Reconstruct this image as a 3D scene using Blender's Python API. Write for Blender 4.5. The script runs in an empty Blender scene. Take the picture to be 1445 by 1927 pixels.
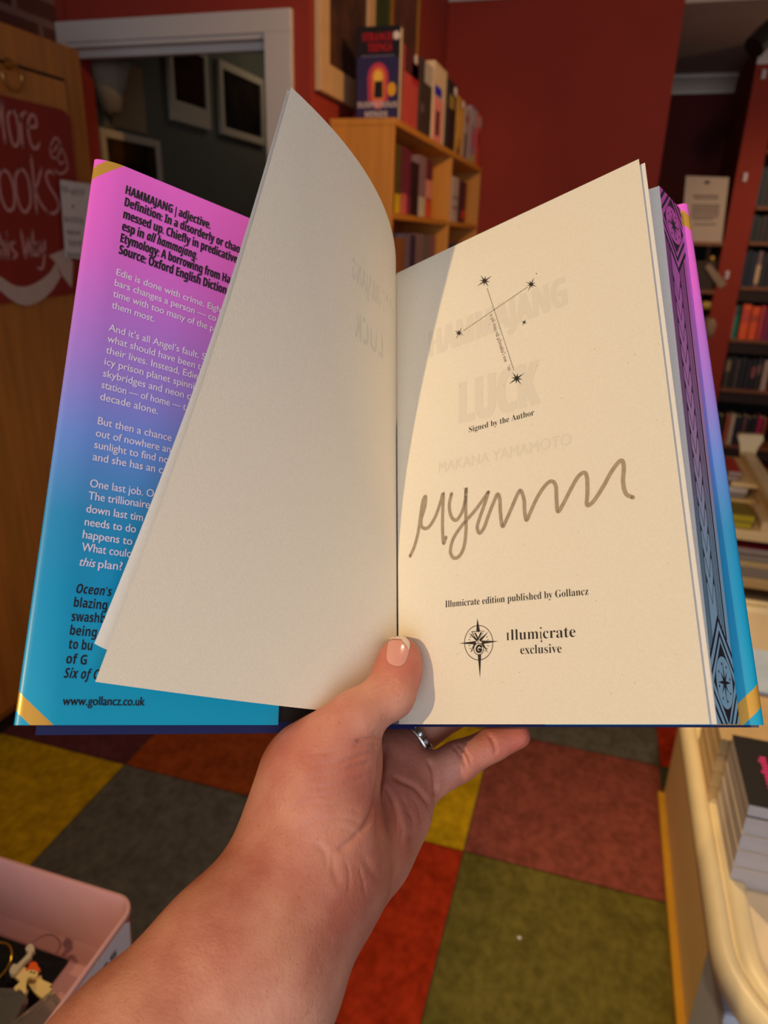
import bpy, bmesh, math, random
import numpy as np
from mathutils import Vector, Matrix

sc = bpy.context.scene
COL = sc.collection
random.seed(7)

# ---------------------------------------------------------------- camera
FPX, CX, CY = 1340.0, 722.5, 963.5
CAM_H = 1.45
def _basis(pitch, roll, yaw):
    cp, sp, cr, sr = math.cos(pitch), math.sin(pitch), math.cos(roll), math.sin(roll)
    F = np.array([0, cp, -sp]); R = np.array([1.0, 0, 0]); U = np.cross(R, F)
    R2 = cr*R + sr*U; U2 = -sr*R + cr*U
    c, s = math.cos(yaw), math.sin(yaw)
    M = np.array([[c, -s, 0], [s, c, 0], [0, 0, 1]])
    return M@R2, M@U2, M@F
RV, UV_, FV = _basis(math.radians(21.0025), math.radians(1.6906), math.radians(16.1783))
CPOS = np.array([0, 0, CAM_H])
cam = bpy.data.cameras.new('camera')
cam.lens = FPX/1927.0*36.0
cam.sensor_width = 36.0
cam.sensor_fit = 'AUTO'
cam.clip_start = 0.02
cam.dof.use_dof = True
cam.dof.focus_distance = 0.298
cam.dof.aperture_fstop = 11.5
cam_ob = bpy.data.objects.new('camera', cam)
COL.objects.link(cam_ob)
m = Matrix.Identity(4)
for i in range(3):
    m[i][0], m[i][1], m[i][2], m[i][3] = RV[i], UV_[i], -FV[i], CPOS[i]
cam_ob.matrix_world = m
sc.camera = cam_ob

# ---------------------------------------------------------------- light and exposure
sc.view_settings.view_transform = 'Standard'
sc.view_settings.look = 'None'
sc.view_settings.exposure = 0.0
sc.view_settings.gamma = 1.0
sc.view_settings.use_curve_mapping = False
sc.cycles.use_denoising = True
sc.cycles.max_bounces = 8

world = bpy.data.worlds.new('world'); sc.world = world; world.use_nodes = True
world.node_tree.nodes['Background'].inputs[0].default_value = (0.80, 0.86, 1.0, 1)
world.node_tree.nodes['Background'].inputs[1].default_value = 0.15

def lamp(name, kind, loc, target, power, color, **kw):
    l = bpy.data.lights.new(name, kind); l.energy = power; l.color = color
    for k, v in kw.items(): setattr(l, k, v)
    o = bpy.data.objects.new(name, l); COL.objects.link(o); o.location = loc
    d = Vector(target)-Vector(loc)
    o.rotation_euler = d.to_track_quat('-Z', 'Y').to_euler()
    return o
WARM = (1.0, 0.70, 0.34)
# daylight through the shop front behind the photographer
lamp('shop_window_daylight', 'AREA', (0.9, -2.3, 1.5), (0.2, 1.0, 1.2), 48, (0.78, 0.87, 1.0), shape='RECTANGLE', size=3.4, size_y=2.0)
# ceiling spot behind the left shoulder, the key light on the book
KEY_DIR = np.array([0.426, 0.778, -0.462])
KEY_POS = np.array([-0.02, 0.28, 1.36]) - KEY_DIR*2.5
lamp('ceiling_spot_key', 'SPOT', KEY_POS, (-0.02, 0.28, 1.30), 124, WARM, spot_size=math.radians(36), spot_blend=0.6, shadow_soft_size=0.02)
lamp('ceiling_spot_table', 'SPOT', (-0.3, 1.6, 2.5), (0.5, 1.05, 0.55), 75, WARM, spot_size=math.radians(58), spot_blend=0.8, shadow_soft_size=0.03)
lamp('ceiling_spot_bookcase', 'SPOT', (0.6, 1.6, 2.5), (-0.9, 3.0, 1.8), 75, (1.0, 0.56, 0.20), spot_size=math.radians(60), spot_blend=0.9, shadow_soft_size=0.03)
lamp('ceiling_spot_shelves', 'SPOT', (1.1, 3.7, 2.5), (1.0, 5.4, 0.9), 45, WARM, spot_size=math.radians(75), spot_blend=0.9, shadow_soft_size=0.04)
lamp('ceiling_spot_floor', 'SPOT', (0.0, 0.9, 2.5), (-0.2, 1.3, 0.0), 42, (1.0, 0.80, 0.55), spot_size=math.radians(95), spot_blend=0.9, shadow_soft_size=0.05)
lamp('far_wall_fill', 'SPOT', (0.5, 1.9, 2.6), (-0.3, 4.4, 1.9), 40, (1.0, 0.76, 0.5), spot_size=math.radians(70), spot_blend=1.0, shadow_soft_size=0.06)  # added fill spot that brightens the far red wall
lamp('right_ceiling_fill', 'POINT', (1.9, 4.5, 2.1), (0, 0, 0), 7, (1.0, 0.8, 0.6), shadow_soft_size=0.08)  # added point light to lift the right-hand ceiling and the shelves
lamp('backroom_fill', 'AREA', (-1.5, 4.2, 2.55), (-1.7, 3.9, 0.0), 1.5, (1.0, 0.85, 0.62), shape='DISK', size=0.3)  # added fill light so the back room is less dark

# ---------------------------------------------------------------- helpers
def ray(u, v):
    return FV + RV*((u-CX)/FPX) - UV_*((v-CY)/FPX)
def on(ax, val, u, v):
    d = ray(u, v); t = (val-CPOS[ax])/d[ax]
    return CPOS + d*t
def camp(u, v, z):
    """pixel + depth -> camera coordinates (right, up, forward)"""
    return np.array([(u-CX)/FPX*z, -(v-CY)/FPX*z, z])
def c2w(p):
    p = np.asarray(p, float)
    return CPOS + p[..., 0:1]*RV + p[..., 1:2]*UV_ + p[..., 2:3]*FV
TH = math.radians(16.6); ST, CT = math.sin(TH), math.cos(TH)
def bk(x, w, s):
    """book frame (right, away, along the spine) -> world"""
    return c2w(np.array([x, -ST*w+CT*s, CT*w+ST*s]))
def bookray(u, v):
    dx, dy = (u-CX)/FPX, -(v-CY)/FPX
    return dx, -ST*dy+CT, CT*dy+ST          # x, w, s

def lin(c):
    out = []
    for k in c[:3]:
        k = k/255.0
        out.append(k/12.92 if k <= 0.04045 else ((k+0.055)/1.055)**2.4)
    return tuple(out)+(1.0,)

_mats = {}
def mat(name, rgb, rough=0.6, metal=0.0, var=0.0, vscale=30.0, bump=0.0, bscale=200.0, stretch=None, rgb2=None, spec=0.5, trans=0.0, alpha=1.0, sss=0.0, coat=0.0):
    if name in _mats: return _mats[name]
    m = bpy.data.materials.new(name); m.use_nodes = True
    nt = m.node_tree; b = nt.nodes['Principled BSDF']
    b.inputs['Roughness'].default_value = rough
    b.inputs['Metallic'].default_value = metal
    b.inputs['Specular IOR Level'].default_value = spec
    b.inputs['Transmission Weight'].default_value = trans
    b.inputs['Alpha'].default_value = alpha
    b.inputs['Coat Weight'].default_value = coat
    if sss:
        b.inputs['Subsurface Weight'].default_value = sss
        b.inputs['Subsurface Radius'].default_value = (0.012, 0.005, 0.003)
        b.inputs['Subsurface Scale'].default_value = 0.5
    c = lin(rgb)
    b.inputs['Base Color'].default_value = c
    tc = nt.nodes.new('ShaderNodeTexCoord')
    vec = tc.outputs['Object']
    if stretch:
        mp = nt.nodes.new('ShaderNodeMapping'); mp.inputs['Scale'].default_value = stretch
        nt.links.new(vec, mp.inputs['Vector']); vec = mp.outputs['Vector']
    if var > 0 or rgb2:
        n = nt.nodes.new('ShaderNodeTexNoise'); n.inputs['Scale'].default_value = vscale; n.inputs['Detail'].default_value = 5
        nt.links.new(vec, n.inputs['Vector'])
        cr = nt.nodes.new('ShaderNodeValToRGB')
        cr.color_ramp.elements[0].position = 0.3; cr.color_ramp.elements[1].position = 0.7
        c2 = lin(rgb2) if rgb2 else tuple(k*(1-var) for k in c[:3])+(1,)
        c1 = c if rgb2 else tuple(min(1, k*(1+var)) for k in c[:3])+(1,)
        cr.color_ramp.elements[0].color = c2; cr.color_ramp.elements[1].color = c1
        nt.links.new(n.outputs['Fac'], cr.inputs['Fac']); nt.links.new(cr.outputs['Color'], b.inputs['Base Color'])
    if bump > 0:
        n2 = nt.nodes.new('ShaderNodeTexNoise'); n2.inputs['Scale'].default_value = bscale; n2.inputs['Detail'].default_value = 3
        nt.links.new(vec, n2.inputs['Vector'])
        bp = nt.nodes.new('ShaderNodeBump'); bp.inputs['Strength'].default_value = bump; bp.inputs['Distance'].default_value = 0.002
        nt.links.new(n2.outputs['Fac'], bp.inputs['Height']); nt.links.new(bp.outputs['Normal'], b.inputs['Normal'])
    _mats[name] = m
    return m

def _offset(parent):
    o = np.zeros(3)
    while parent is not None:
        o = o+np.array(parent.location); parent = parent.parent
    return o
def mesh(name, verts, faces, mats, parent=None, fidx=None, smooth=False, loc=None, uv=None):
    """one mesh object from world-space vertices"""
    verts = np.asarray(verts, float).reshape(-1, 3)
    if parent is None and loc is None:
        loc = (verts.min(0)+verts.max(0))/2; loc = np.array([loc[0], loc[1], verts[:, 2].min()])
    off = _offset(parent) if parent is not None else np.array(loc)
    me = bpy.data.meshes.new(name)
    me.from_pydata((verts-off).tolist(), [], [list(f) for f in faces])
    if not isinstance(mats, (list, tuple)): mats = [mats]
    for q in mats: me.materials.append(q)
    if fidx is not None: me.polygons.foreach_set('material_index', list(fidx))
    if smooth: me.polygons.foreach_set('use_smooth', [True]*len(me.polygons))
    if uv is not None:
        ul = me.uv_layers.new(name='UVMap')
        for lp in me.loops: ul.data[lp.index].uv = uv[lp.vertex_index]
    me.validate(); me.update()
    o = bpy.data.objects.new(name, me); COL.objects.link(o)
    if parent is not None: o.parent = parent
    else: o.location = loc
    return o
def tag(o, label, cat, group=None, kind=None):
    o['label'] = label; o['category'] = cat
    if group: o['group'] = group
    if kind: o['kind'] = kind
    return o
def thing(name, label, cat, loc, group=None):
    o = bpy.data.objects.new(name, None); o.empty_display_size = 0.02
    o.location = loc; COL.objects.link(o)
    return tag(o, label, cat, group)
def structure(o):
    o['kind'] = 'structure'; return o

def box_vf(x0, x1, y0, y1, z0, z1, bevel=0.0, seg=2):
    bm = bmesh.new()
    bmesh.ops.create_cube(bm, size=1.0)
    for v in bm.verts:
        v.co = Vector((x0+(v.co.x+.5)*(x1-x0), y0+(v.co.y+.5)*(y1-y0), z0+(v.co.z+.5)*(z1-z0)))
    if bevel > 0:
        bmesh.ops.bevel(bm, geom=list(bm.edges), offset=bevel, segments=seg, profile=0.6, affect='EDGES')
    bm.verts.index_update()
    V = np.array([v.co[:] for v in bm.verts]); Fc = [[v.index for v in f.verts] for f in bm.faces]
    bm.free()
    return V, Fc
def join(*parts):
    V, F_, n = [], [], 0
    for v, f in parts:
        v = np.asarray(v, float).reshape(-1, 3)
        V.append(v); F_ += [[i+n for i in q] for q in f]; n += len(v)
    return np.concatenate(V), F_
def box(name, x0, x1, y0, y1, z0, z1, mt, parent=None, bevel=0.0, seg=2, smooth=False):
    v, f = box_vf(min(x0, x1), max(x0, x1), min(y0, y1), max(y0, y1), min(z0, z1), max(z0, z1), bevel, seg)
    return mesh(name, v, f, mt, parent, smooth=smooth)
def rotz(V, ang, c):
    V = np.array(V); c = np.array(c); d = V-c
    co, si = math.cos(ang), math.sin(ang)
    return np.stack([d[:, 0]*co-d[:, 1]*si, d[:, 0]*si+d[:, 1]*co, d[:, 2]], 1)+c
def tube_vf(pts, r, n=8, closed=False):
    pts = [np.array(p, float) for p in pts]; N = len(pts)
    rr = r if isinstance(r, (list, tuple, np.ndarray)) else [r]*N
    V, F_ = [], []
    ref = None
    for i in range(N):
        a = pts[(i-1) % N] if (closed or i > 0) else pts[i]
        b = pts[(i+1) % N] if (closed or i < N-1) else pts[i]
        t = b-a; t = t/(np.linalg.norm(t)+1e-12)
        if ref is None:
            ref = np.cross(t, [0.3, 0.5, 0.8]); ref /= np.linalg.norm(ref)
        ref = ref-t*(ref@t); ref /= np.linalg.norm(ref)
        bi = np.cross(t, ref)
        for k in range(n):
            an = 2*math.pi*k/n
            V.append(pts[i]+rr[i]*(math.cos(an)*ref+math.sin(an)*bi))
    M_ = N if closed else N-1
    for i in range(M_):
        for k in range(n):
            j = (i+1) % N
            F_.append([i*n+k, i*n+(k+1) % n, j*n+(k+1) % n, j*n+k])
    if not closed:
        F_.append(list(range(n))[::-1]); F_.append([(N-1)*n+k for k in range(n)])
    return np.array(V), F_
def lathe_vf(prof, c, n=24, axis=2):
    V, F_ = [], []
    for (r, h) in prof:
        for k in range(n):
            an = 2*math.pi*k/n
            p = [r*math.cos(an), r*math.sin(an), h]
            if axis == 0: p = [p[2], p[0], p[1]]
            if axis == 1: p = [p[0], p[2], p[1]]
            V.append(np.array(p)+c)
    for i in range(len(prof)-1):
        for k in range(n):
            F_.append([i*n+k, i*n+(k+1) % n, (i+1)*n+(k+1) % n, (i+1)*n+k])
    F_.append(list(range(n))[::-1]); F_.append([(len(prof)-1)*n+k for k in range(n)])
    return np.array(V), F_
def extrude_vf(poly, d):
    """closed polygon (list of 3D points) extruded by vector d"""
    P = np.array(poly, float); n = len(P)
    V = np.concatenate([P, P+np.array(d)])
    F_ = [list(range(n))[::-1], list(range(n, 2*n))]+[[i, (i+1) % n, (i+1) % n+n, i+n] for i in range(n)]
    return V, F_
def spline(pts, k=8, closed=False):
    P = [np.array(p, float) for p in pts]; N = len(P); out = []
    rng = range(N if closed else N-1)
    for i in rng:
        p0 = P[(i-1) % N] if (closed or i > 0) else 2*P[0]-P[1]
        p1, p2 = P[i], P[(i+1) % N]
        p3 = P[(i+2) % N] if (closed or i+2 < N) else 2*P[-1]-P[-2]
        for j in range(k):
            t = j/k
            out.append(0.5*((2*p1)+(-p0+p2)*t+(2*p0-5*p1+4*p2-p3)*t*t+(-p0+3*p1-3*p2+p3)*t**3))
    if not closed: out.append(P[-1])
    return out

# lettering: flat outlines of Blender's built-in font as (x, y) mesh
def ser(s):
    return ''.join(chr(0x1D400+ord(c)-65) if 'A' <= c <= 'Z' else chr(0x1D41A+ord(c)-97) if 'a' <= c <= 'z' else c for c in s)
def sanb(s):
    return ''.join(chr(0x1D5D4+ord(c)-65) if 'A' <= c <= 'Z' else chr(0x1D5EE+ord(c)-97) if 'a' <= c <= 'z' else c for c in s)
def sanbi(s):
    return ''.join(chr(0x1D63C+ord(c)-65) if 'A' <= c <= 'Z' else chr(0x1D656+ord(c)-97) if 'a' <= c <= 'z' else c for c in s)
def text2d(s, offset=0.0, shear=0.0, res=4, space=1.0):
    c = bpy.data.curves.new('letters', 'FONT'); c.body = s; c.size = 1.0; c.offset = offset; c.shear = shear
    c.resolution_u = res; c.space_character = space
    o = bpy.data.objects.new('letters', c); COL.objects.link(o)
    dg = bpy.context.evaluated_depsgraph_get(); dg.update()
    me = o.evaluated_get(dg).to_mesh()
    V = np.array([v.co[:] for v in me.vertices]).reshape(-1, 3)[:, :2]; F_ = [list(p.vertices) for p in me.polygons]
    o.evaluated_get(dg).to_mesh_clear()
    bpy.data.objects.remove(o); bpy.data.curves.remove(c)
    return V, F_

# ================================================================ ROOM
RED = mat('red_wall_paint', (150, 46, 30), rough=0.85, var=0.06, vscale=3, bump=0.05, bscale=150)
WHITE = mat('white_gloss_paint', (205, 196, 190), rough=0.45, var=0.03, vscale=4)
CEIL = mat('ceiling_paint', (205, 185, 170), rough=0.9, var=0.04, vscale=2)
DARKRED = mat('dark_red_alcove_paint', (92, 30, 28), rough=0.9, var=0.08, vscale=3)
GREEN = mat('grey_green_wall_paint', (92, 92, 78), rough=0.85, var=0.06, vscale=3)
CH = 2.74
CL = 2.60   # lower ceiling over the shelves beyond the far wall
Y1, XA, Y2, XE, Y3, Y4 = 2.45, -1.0, 4.40, 0.185, 6.3, 5.4

tile_cols = {'maroon': (136, 70, 58), 'olive': (104, 94, 38), 'red': (166, 46, 14), 'yellow': (190, 150, 8), 'grey': (100, 95, 84),
             'dark': (62, 66, 46), 'rust': (150, 66, 20), 'plum': (96, 48, 52)}
def carpet(name, rgb):
    m = mat('carpet_'+name, rgb, rough=1.0, spec=0.1, bump=0.6, bscale=420)
    nt = m.node_tree; b = nt.nodes['Principled BSDF']
    n = nt.nodes.new('ShaderNodeTexNoise'); n.inputs['Scale'].default_value = 420; n.inputs['Detail'].default_value = 4
    n2 = nt.nodes.new('ShaderNodeTexNoise'); n2.inputs['Scale'].default_value = 150; n2.inputs['Detail'].default_value = 4
    ad = nt.nodes.new('ShaderNodeMath'); ad.operation = 'ADD'
    nt.links.new(n.outputs['Fac'], ad.inputs[0]); nt.links.new(n2.outputs['Fac'], ad.inputs[1])
    cr = nt.nodes.new('ShaderNodeValToRGB'); c = lin(rgb)
    cr.color_ramp.elements[0].position = 0.38; cr.color_ramp.elements[1].position = 0.62
    hf = nt.nodes.new('ShaderNodeMath'); hf.operation = 'MULTIPLY'; hf.inputs[1].default_value = 0.5
    nt.links.new(ad.outputs[0], hf.inputs[0])
    cr.color_ramp.elements[0].color = tuple(k*0.74 for k in c[:3])+(1,)
    cr.color_ramp.elements[1].color = tuple(min(1, k*1.22+0.004) for k in c[:3])+(1,)
    nt.links.new(hf.outputs[0], cr.inputs['Fac']); nt.links.new(cr.outputs['Color'], b.inputs['Base Color'])
    return m
names = list(tile_cols); cm = [carpet(k, tile_cols[k]) for k in names]
known = {(0, 0): 'maroon', (0, -1): 'olive', (-1, -1): 'red', (-1, 0): 'yellow', (0, 1): 'grey', (1, 0): 'dark', (1, 1): 'red', (1, -1): 'grey',
         (-2, -1): 'grey', (-2, 0): 'rust', (-3, -1): 'yellow', (-3, 0): 'plum', (-1, -2): 'plum', (-2, -2): 'yellow', (0, -2): 'rust', (-1, 1): 'olive'}
V, F_, fi = [], [], []
for i in range(-7, 7):
    for j in range(-8, 10):
        x0, y0 = -0.167+0.5*i, 1.394+0.5*j
        g = 0.0015
        n = len(V)
        V += [(x0+g, y0+g, 0), (x0+.5-g, y0+g, 0), (x0+.5-g, y0+.5-g, 0), (x0+g, y0+.5-g, 0)]
        F_.append([n, n+1, n+2, n+3])
        k = known.get((i, j)) or names[(i*5+j*3+(i*j) % 4) % len(names)]
        fi.append(names.index(k))
n = len(V); V += [(-4, -3, -0.004), (4, -3, -0.004), (4, 7, -0.004), (-4, 7, -0.004)]
F_.append([n, n+1, n+2, n+3]); fi.append(names.index('dark'))
floor = structure(mesh('floor', V, F_, cm, fidx=fi, loc=(0, 0, 0)))

structure(mesh('ceiling', *join(box_vf(-4, 4, -3, Y2+0.12, CH, CH+0.08), box_vf(XE-0.1, 4, Y2+0.12, 7, CL, CH+0.08), box_vf(-4, XE-0.1, Y2+0.12, 7, CH, CH+0.08)), CEIL))
# brick wall behind the cabinet (left)
brick = mat('dark_brick', (70, 40, 34), rough=0.95)
nt = brick.node_tree; bt = nt.nodes.new('ShaderNodeTexBrick')
tc = nt.nodes.new('ShaderNodeTexCoord'); sx = nt.nodes.new('ShaderNodeSeparateXYZ'); cx_ = nt.nodes.new('ShaderNodeCombineXYZ')
nt.links.new(tc.outputs['Object'], sx.inputs[0]); nt.links.new(sx.outputs['Y'], cx_.inputs['X']); nt.links.new(sx.outputs['Z'], cx_.inputs['Y'])
bt.inputs['Scale'].default_value = 1.0; bt.inputs['Brick Width'].default_value = 0.22; bt.inputs['Row Height'].default_value = 0.075; bt.inputs['Mortar Size'].default_value = 0.012
bt.inputs['Color1'].default_value = lin((60, 26, 20)); bt.inputs['Color2'].default_value = lin((110, 62, 46)); bt.inputs['Mortar'].default_value = lin((140, 106, 90))
nt.links.new(cx_.outputs[0], bt.inputs['Vector']); nt.links.new(bt.outputs['Color'], nt.nodes['Principled BSDF'].inputs['Base Color'])
structure(box('wall_left', -2.02, -1.94, -3, Y1, 0, CH, brick))
# wall with the doorway
v = join(box_vf(-2.02, -1.905, Y1, Y1+0.12, 0, CH), box_vf(-1.15, XA, Y1, Y1+0.12, 0, CH), box_vf(-1.90, -1.15, Y1, Y1+0.12, 2.06, CH))
structure(mesh('wall_door', *v, RED))
# wall behind the bookcase, facing right
structure(box('wall_centre', XA-0.12, XA, Y1+0.12, Y2, 0, CH, RED))
structure(box('wall_far', XA-0.12, XE, Y2, Y2+0.12, 0, CH, RED))
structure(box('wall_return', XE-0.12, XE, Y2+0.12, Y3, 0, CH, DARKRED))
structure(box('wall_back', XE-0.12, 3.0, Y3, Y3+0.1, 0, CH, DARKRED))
structure(box('wall_right', 2.6, 2.7, -3, Y3, 0, CH, RED))
# alcove side panel that ends in the red pilaster beside the bookshelves
structure(box('wall_pilaster', 0.685, 0.835, Y4, Y3, 0, 2.50, RED, bevel=0.004))
# back room seen through the doorway
structure(box('wall_backroom_left', -2.08, -2.0, Y1+0.12, 6.0, 0, CH, GREEN))
structure(box('wall_backroom_end', -2.0, XA-0.12, 5.9, 6.0, 0, CH, GREEN))
# door trim: architrave, stop and jamb
HX0, HX1, HT = -1.935, -1.055, 2.113
v = join(box_vf(HX0, HX1, Y1-0.022, Y1, 2.05, HT, 0.004), box_vf(-1.15, HX1, Y1-0.022, Y1, 0, 2.051, 0.004), box_vf(HX0, -1.90, Y1-0.022, Y1, 0, 2.051, 0.004))
tr = structure(mesh('trim_1', *v, WHITE))
v = join(box_vf(-1.90, -1.15, Y1+0.03, Y1+0.06, 2.014, 2.05, 0.003), box_vf(-1.90, -1.15, Y1-0.012, Y1+0.01, 2.036, 2.052, 0.004), box_vf(-1.90, -1.15, Y1, Y1+0.12, 2.037, 2.06, 0.003),
         box_vf(-1.93, -1.912, Y1-0.004, Y1+0.12, 0, 2.04, 0.003), box_vf(-1.155, -1.145, Y1, Y1+0.12, 0, 2.04, 0.003))
structure(mesh('door_1', *v, WHITE))
# cove mouldings
def cove(name, p0, p1, out, z, h=0.11):
    p0, p1, out = np.array(p0, float), np.array(p1, float), np.array(out, float)
    prof = [(0, 0), (0.012, 0), (0.014, 0.018), (0.03, 0.05), (0.06, 0.078), (0.088, 0.09), (0.09, 0.104), (0.1, 0.106), (0.1, h+.01), (0, h+.01)]
    poly = [np.array([p0[0], p0[1], z])+np.array([out[0], out[1], 0])*a+np.array([0, 0, b]) for a, b in prof]
    V, F_ = extrude_vf(poly, [p1[0]-p0[0], p1[1]-p0[1], 0])
    return structure(mesh(name, V, F_, WHITE))
cove('trim_2', (XA, Y2), (XE, Y2), (0, -1), 2.63)
cove('trim_3', (XE, Y3), (0.685, Y3), (0, -1), 2.49)
cove('trim_4', (0.685, Y4), (2.6, Y4), (0, -1), 2.49)
structure(box('wall_shelf_head', 0.835, 2.6, Y4+0.0, Y4+0.25, 2.15, CL, RED))
structure(box('wall_pilaster_head', 0.685, 0.835, Y4, Y3, 2.50, CL, RED))
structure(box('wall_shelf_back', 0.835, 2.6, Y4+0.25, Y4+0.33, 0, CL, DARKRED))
structure(box('baseboard_far', XA, XE, Y2-0.018, Y2, 0, 0.12, WHITE, bevel=0.003))

# ================================================================ LEFT: cabinet, sign, notice
WOOD = mat('varnished_pine', (184, 118, 48), rough=0.5, var=0.16, vscale=5, stretch=(9, 9, 0.6), bump=0.03, bscale=40)
WOODL = mat('oak_veneer', (206, 138, 48), rough=0.5, var=0.10, vscale=5, stretch=(10, 10, 0.5), bump=0.03, bscale=40)
DARK = mat('dark_gap', (24, 15, 10), rough=0.9)
BRASS = mat('brass', (190, 150, 80), rough=0.3, metal=1.0)
PAPER = mat('white_paper', (215, 208, 198), rough=0.9, var=0.03, vscale=20)
INK = mat('black_ink', (38, 34, 36), rough=0.8)
cab = thing('cabinet', 'tall brown wooden cabinet at the left edge carrying the red painted board', 'cabinet', (-1.755, 1.2, 0))
CX1 = -1.585
box('body', -1.935, CX1, 0.35, 2.085, 0.06, 1.945, WOOD, cab, bevel=0.004)
box('plinth', -1.92, CX1-0.02, 0.37, 2.07, 0.0, 0.06, DARK, cab)
d = box('door', CX1, CX1+0.016, 1.19, 1.985, 0.09, 1.845, WOOD, cab, bevel=0.002)
box('door', CX1, CX1+0.016, 0.40, 1.175, 0.09, 1.845, WOOD, cab, bevel=0.002)
v = join(box_vf(CX1, CX1+0.006, 0.38, 1.997, 1.845, 1.855), box_vf(CX1, CX1+0.006, 1.985, 1.997, 0.08, 1.85), box_vf(CX1, CX1+0.006, 1.175, 1.19, 0.08, 1.85))
mesh('gap', *v, DARK, cab)
pl = on(0, CX1+0.02, 20, 145)
ringp = [np.array([CX1+0.026, pl[1]+0.034*math.cos(a), pl[2]+0.032*math.sin(a)]) for a in np.linspace(0, 2*math.pi, 25)[:-1]]
hd = mesh('ring_handle', *tube_vf(ringp, 0.0032, 8, True), BRASS, d, smooth=True)
mesh('handle_plate', *lathe_vf([(0.0, 0), (0.014, 0), (0.013, 0.006), (0.008, 0.012), (0.0, 0.012)], np.array([CX1+0.016, pl[1], pl[2]+0.030]), 16, 0), BRASS, d, smooth=True)

XS = -1.556
SIGN = mat('red_board_paint', (140, 36, 24), rough=0.7, var=0.08, vscale=8)
CHALK = mat('pale_paint_lettering', (200, 144, 136), rough=0.9)
CHALK2 = mat('pale_paint_arrow', (200, 176, 160), rough=0.9, var=0.05)
sign = thing('hanging_sign', 'red board with pale hand lettering and a curved arrow, hung on the cabinet', 'sign', (XS, 1.45, 1.22))
pTR, pBR = on(0, XS, 137, 208), on(0, XS, 145, 548)
yr = 1.965
poly = [(0.93, 1.235), (yr-0.02, 1.268), (yr, 1.30), (yr+0.01, 1.755), (yr-0.02, 1.768), (0.93, 1.765)]
V, F_ = extrude_vf([np.array([XS-0.012, y, z]) for y, z in poly], [0.012, 0, 0])
board = mesh('board', V, F_, SIGN, sign)
XT = XS+0.0008
def stroke_vf(pts3, normal, w, taper=False):
    """flat ribbon along 3D points lying in a plane"""
    P = [np.array(p, float) for p in pts3]; normal = np.array(normal, float)
    V = []
    for i, p in enumerate(P):
        t = P[min(i+1, len(P)-1)]-P[max(i-1, 0)]; t /= np.linalg.norm(t)+1e-12
        b = np.cross(normal, t); b /= np.linalg.norm(b)+1e-12
        ww = w[i] if isinstance(w, (list, np.ndarray)) else w
        V += [p+b*ww/2, p-b*ww/2]
    F_ = [[2*i, 2*i+1, 2*i+3, 2*i+2] for i in range(len(P)-1)]
    V = np.array(V)
    # round caps
    for e in (0, len(P)-1):
        c = P[e]; n = len(V); ww = (w[e] if isinstance(w, (list, np.ndarray)) else w)/2
        t = P[1]-P[0]; t /= np.linalg.norm(t); b = np.cross(normal, t); b /= np.linalg.norm(b)
        V = np.concatenate([V, [c+ww*(math.cos(a)*t+math.sin(a)*b) for a in np.linspace(0, 2*math.pi, 11)[:-1]]])
        F_.append(list(range(n, n+10)))
    return V, F_
def sign_text(strokes_px, w, x=XT):
    out = []
    for s in strokes_px:
        pts = spline([on(0, x, *q) for q in s], 6)
        out.append(stroke_vf(pts, (1, 0, 0), w))
    return join(*out)
z0 = (754/180.0)
def zz(l): return [(a/z0, 160+b/z0) for a, b in l]
S1 = [zz([(-70, 440), (-60, 270), (-48, 130), (-30, 250), (-18, 330), (-2, 230), (12, 120), (22, 300), (40, 450)]),
      zz([(95, 205), (62, 240), (72, 350), (100, 460), (130, 478), (150, 420), (140, 300), (115, 215), (95, 205)]),
      zz([(155, 240), (168, 350), (178, 485)]), zz([(160, 280), (180, 225), (205, 215)]),
      zz([(225, 330), (285, 325), (280, 260), (250, 235), (222, 290), (225, 390), (255, 485), (290, 498), (312, 455)]),
      # ooks
      zz([(-90, 560), (-92, 980)]), zz([(-92, 590), (-50, 600), (-40, 690), (-85, 740), (-30, 790), (-25, 920), (-88, 985)]),
      zz([(15, 665), (-8, 740), (5, 860), (40, 960), (75, 990), (112, 950), (108, 820), (70, 700), (15, 665)]),
      zz([(155, 660), (122, 730), (130, 860), (165, 970), (205, 1000), (240, 930), (232, 790), (200, 690), (155, 660)]),
      zz([(245, 565), (262, 720), (275, 860), (290, 1005)]), zz([(325, 660), (300, 760), (282, 830), (320, 930), (372, 1000)]),
      zz([(425, 700), (385, 680), (362, 720), (390, 800), (440, 880), (465, 950), (440, 1005), (395, 1010)]),
      # his Way
      zz([(-70, 1180), (-20, 1175)]), zz([(-48, 1180), (-42, 1365)]),
      zz([(-5, 1170), (5, 1360)]), zz([(3, 1280), (25, 1230), (35, 1290), (38, 1360)]), zz([(58, 1235), (68, 1365)]), zz([(52, 1165), (54, 1180)]),
      zz([(115, 1240), (90, 1250), (100, 1300), (132, 1335), (105, 1368)]),
      zz([(165, 1150), (185, 1260), (200, 1360), (215, 1260), (225, 1210), (235, 1290), (248, 1350), (255, 1240), (258, 1150)]),
      zz([(290, 1240), (262, 1260), (268, 1330), (295, 1335), (305, 1250), (312, 1345)]), zz([(318, 1240), (330, 1310), (350, 1320)]), zz([(352, 1225), (350, 1350), (335, 1440), (300, 1445)])]
mesh('lettering', *sign_text(S1, 0.0085), CHALK, board)
S2 = [zz([(395, 480), (440, 415), (480, 480), (450, 570), (405, 560), (395, 480)]), zz([(420, 530), (455, 470)]), zz([(480, 480), (520, 580), (530, 660), (480, 700), (430, 670)]), zz([(450, 570), (475, 620), (505, 600)])]
mesh('book_doodle', *sign_text(S2, 0.006), CHALK, board)
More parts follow.
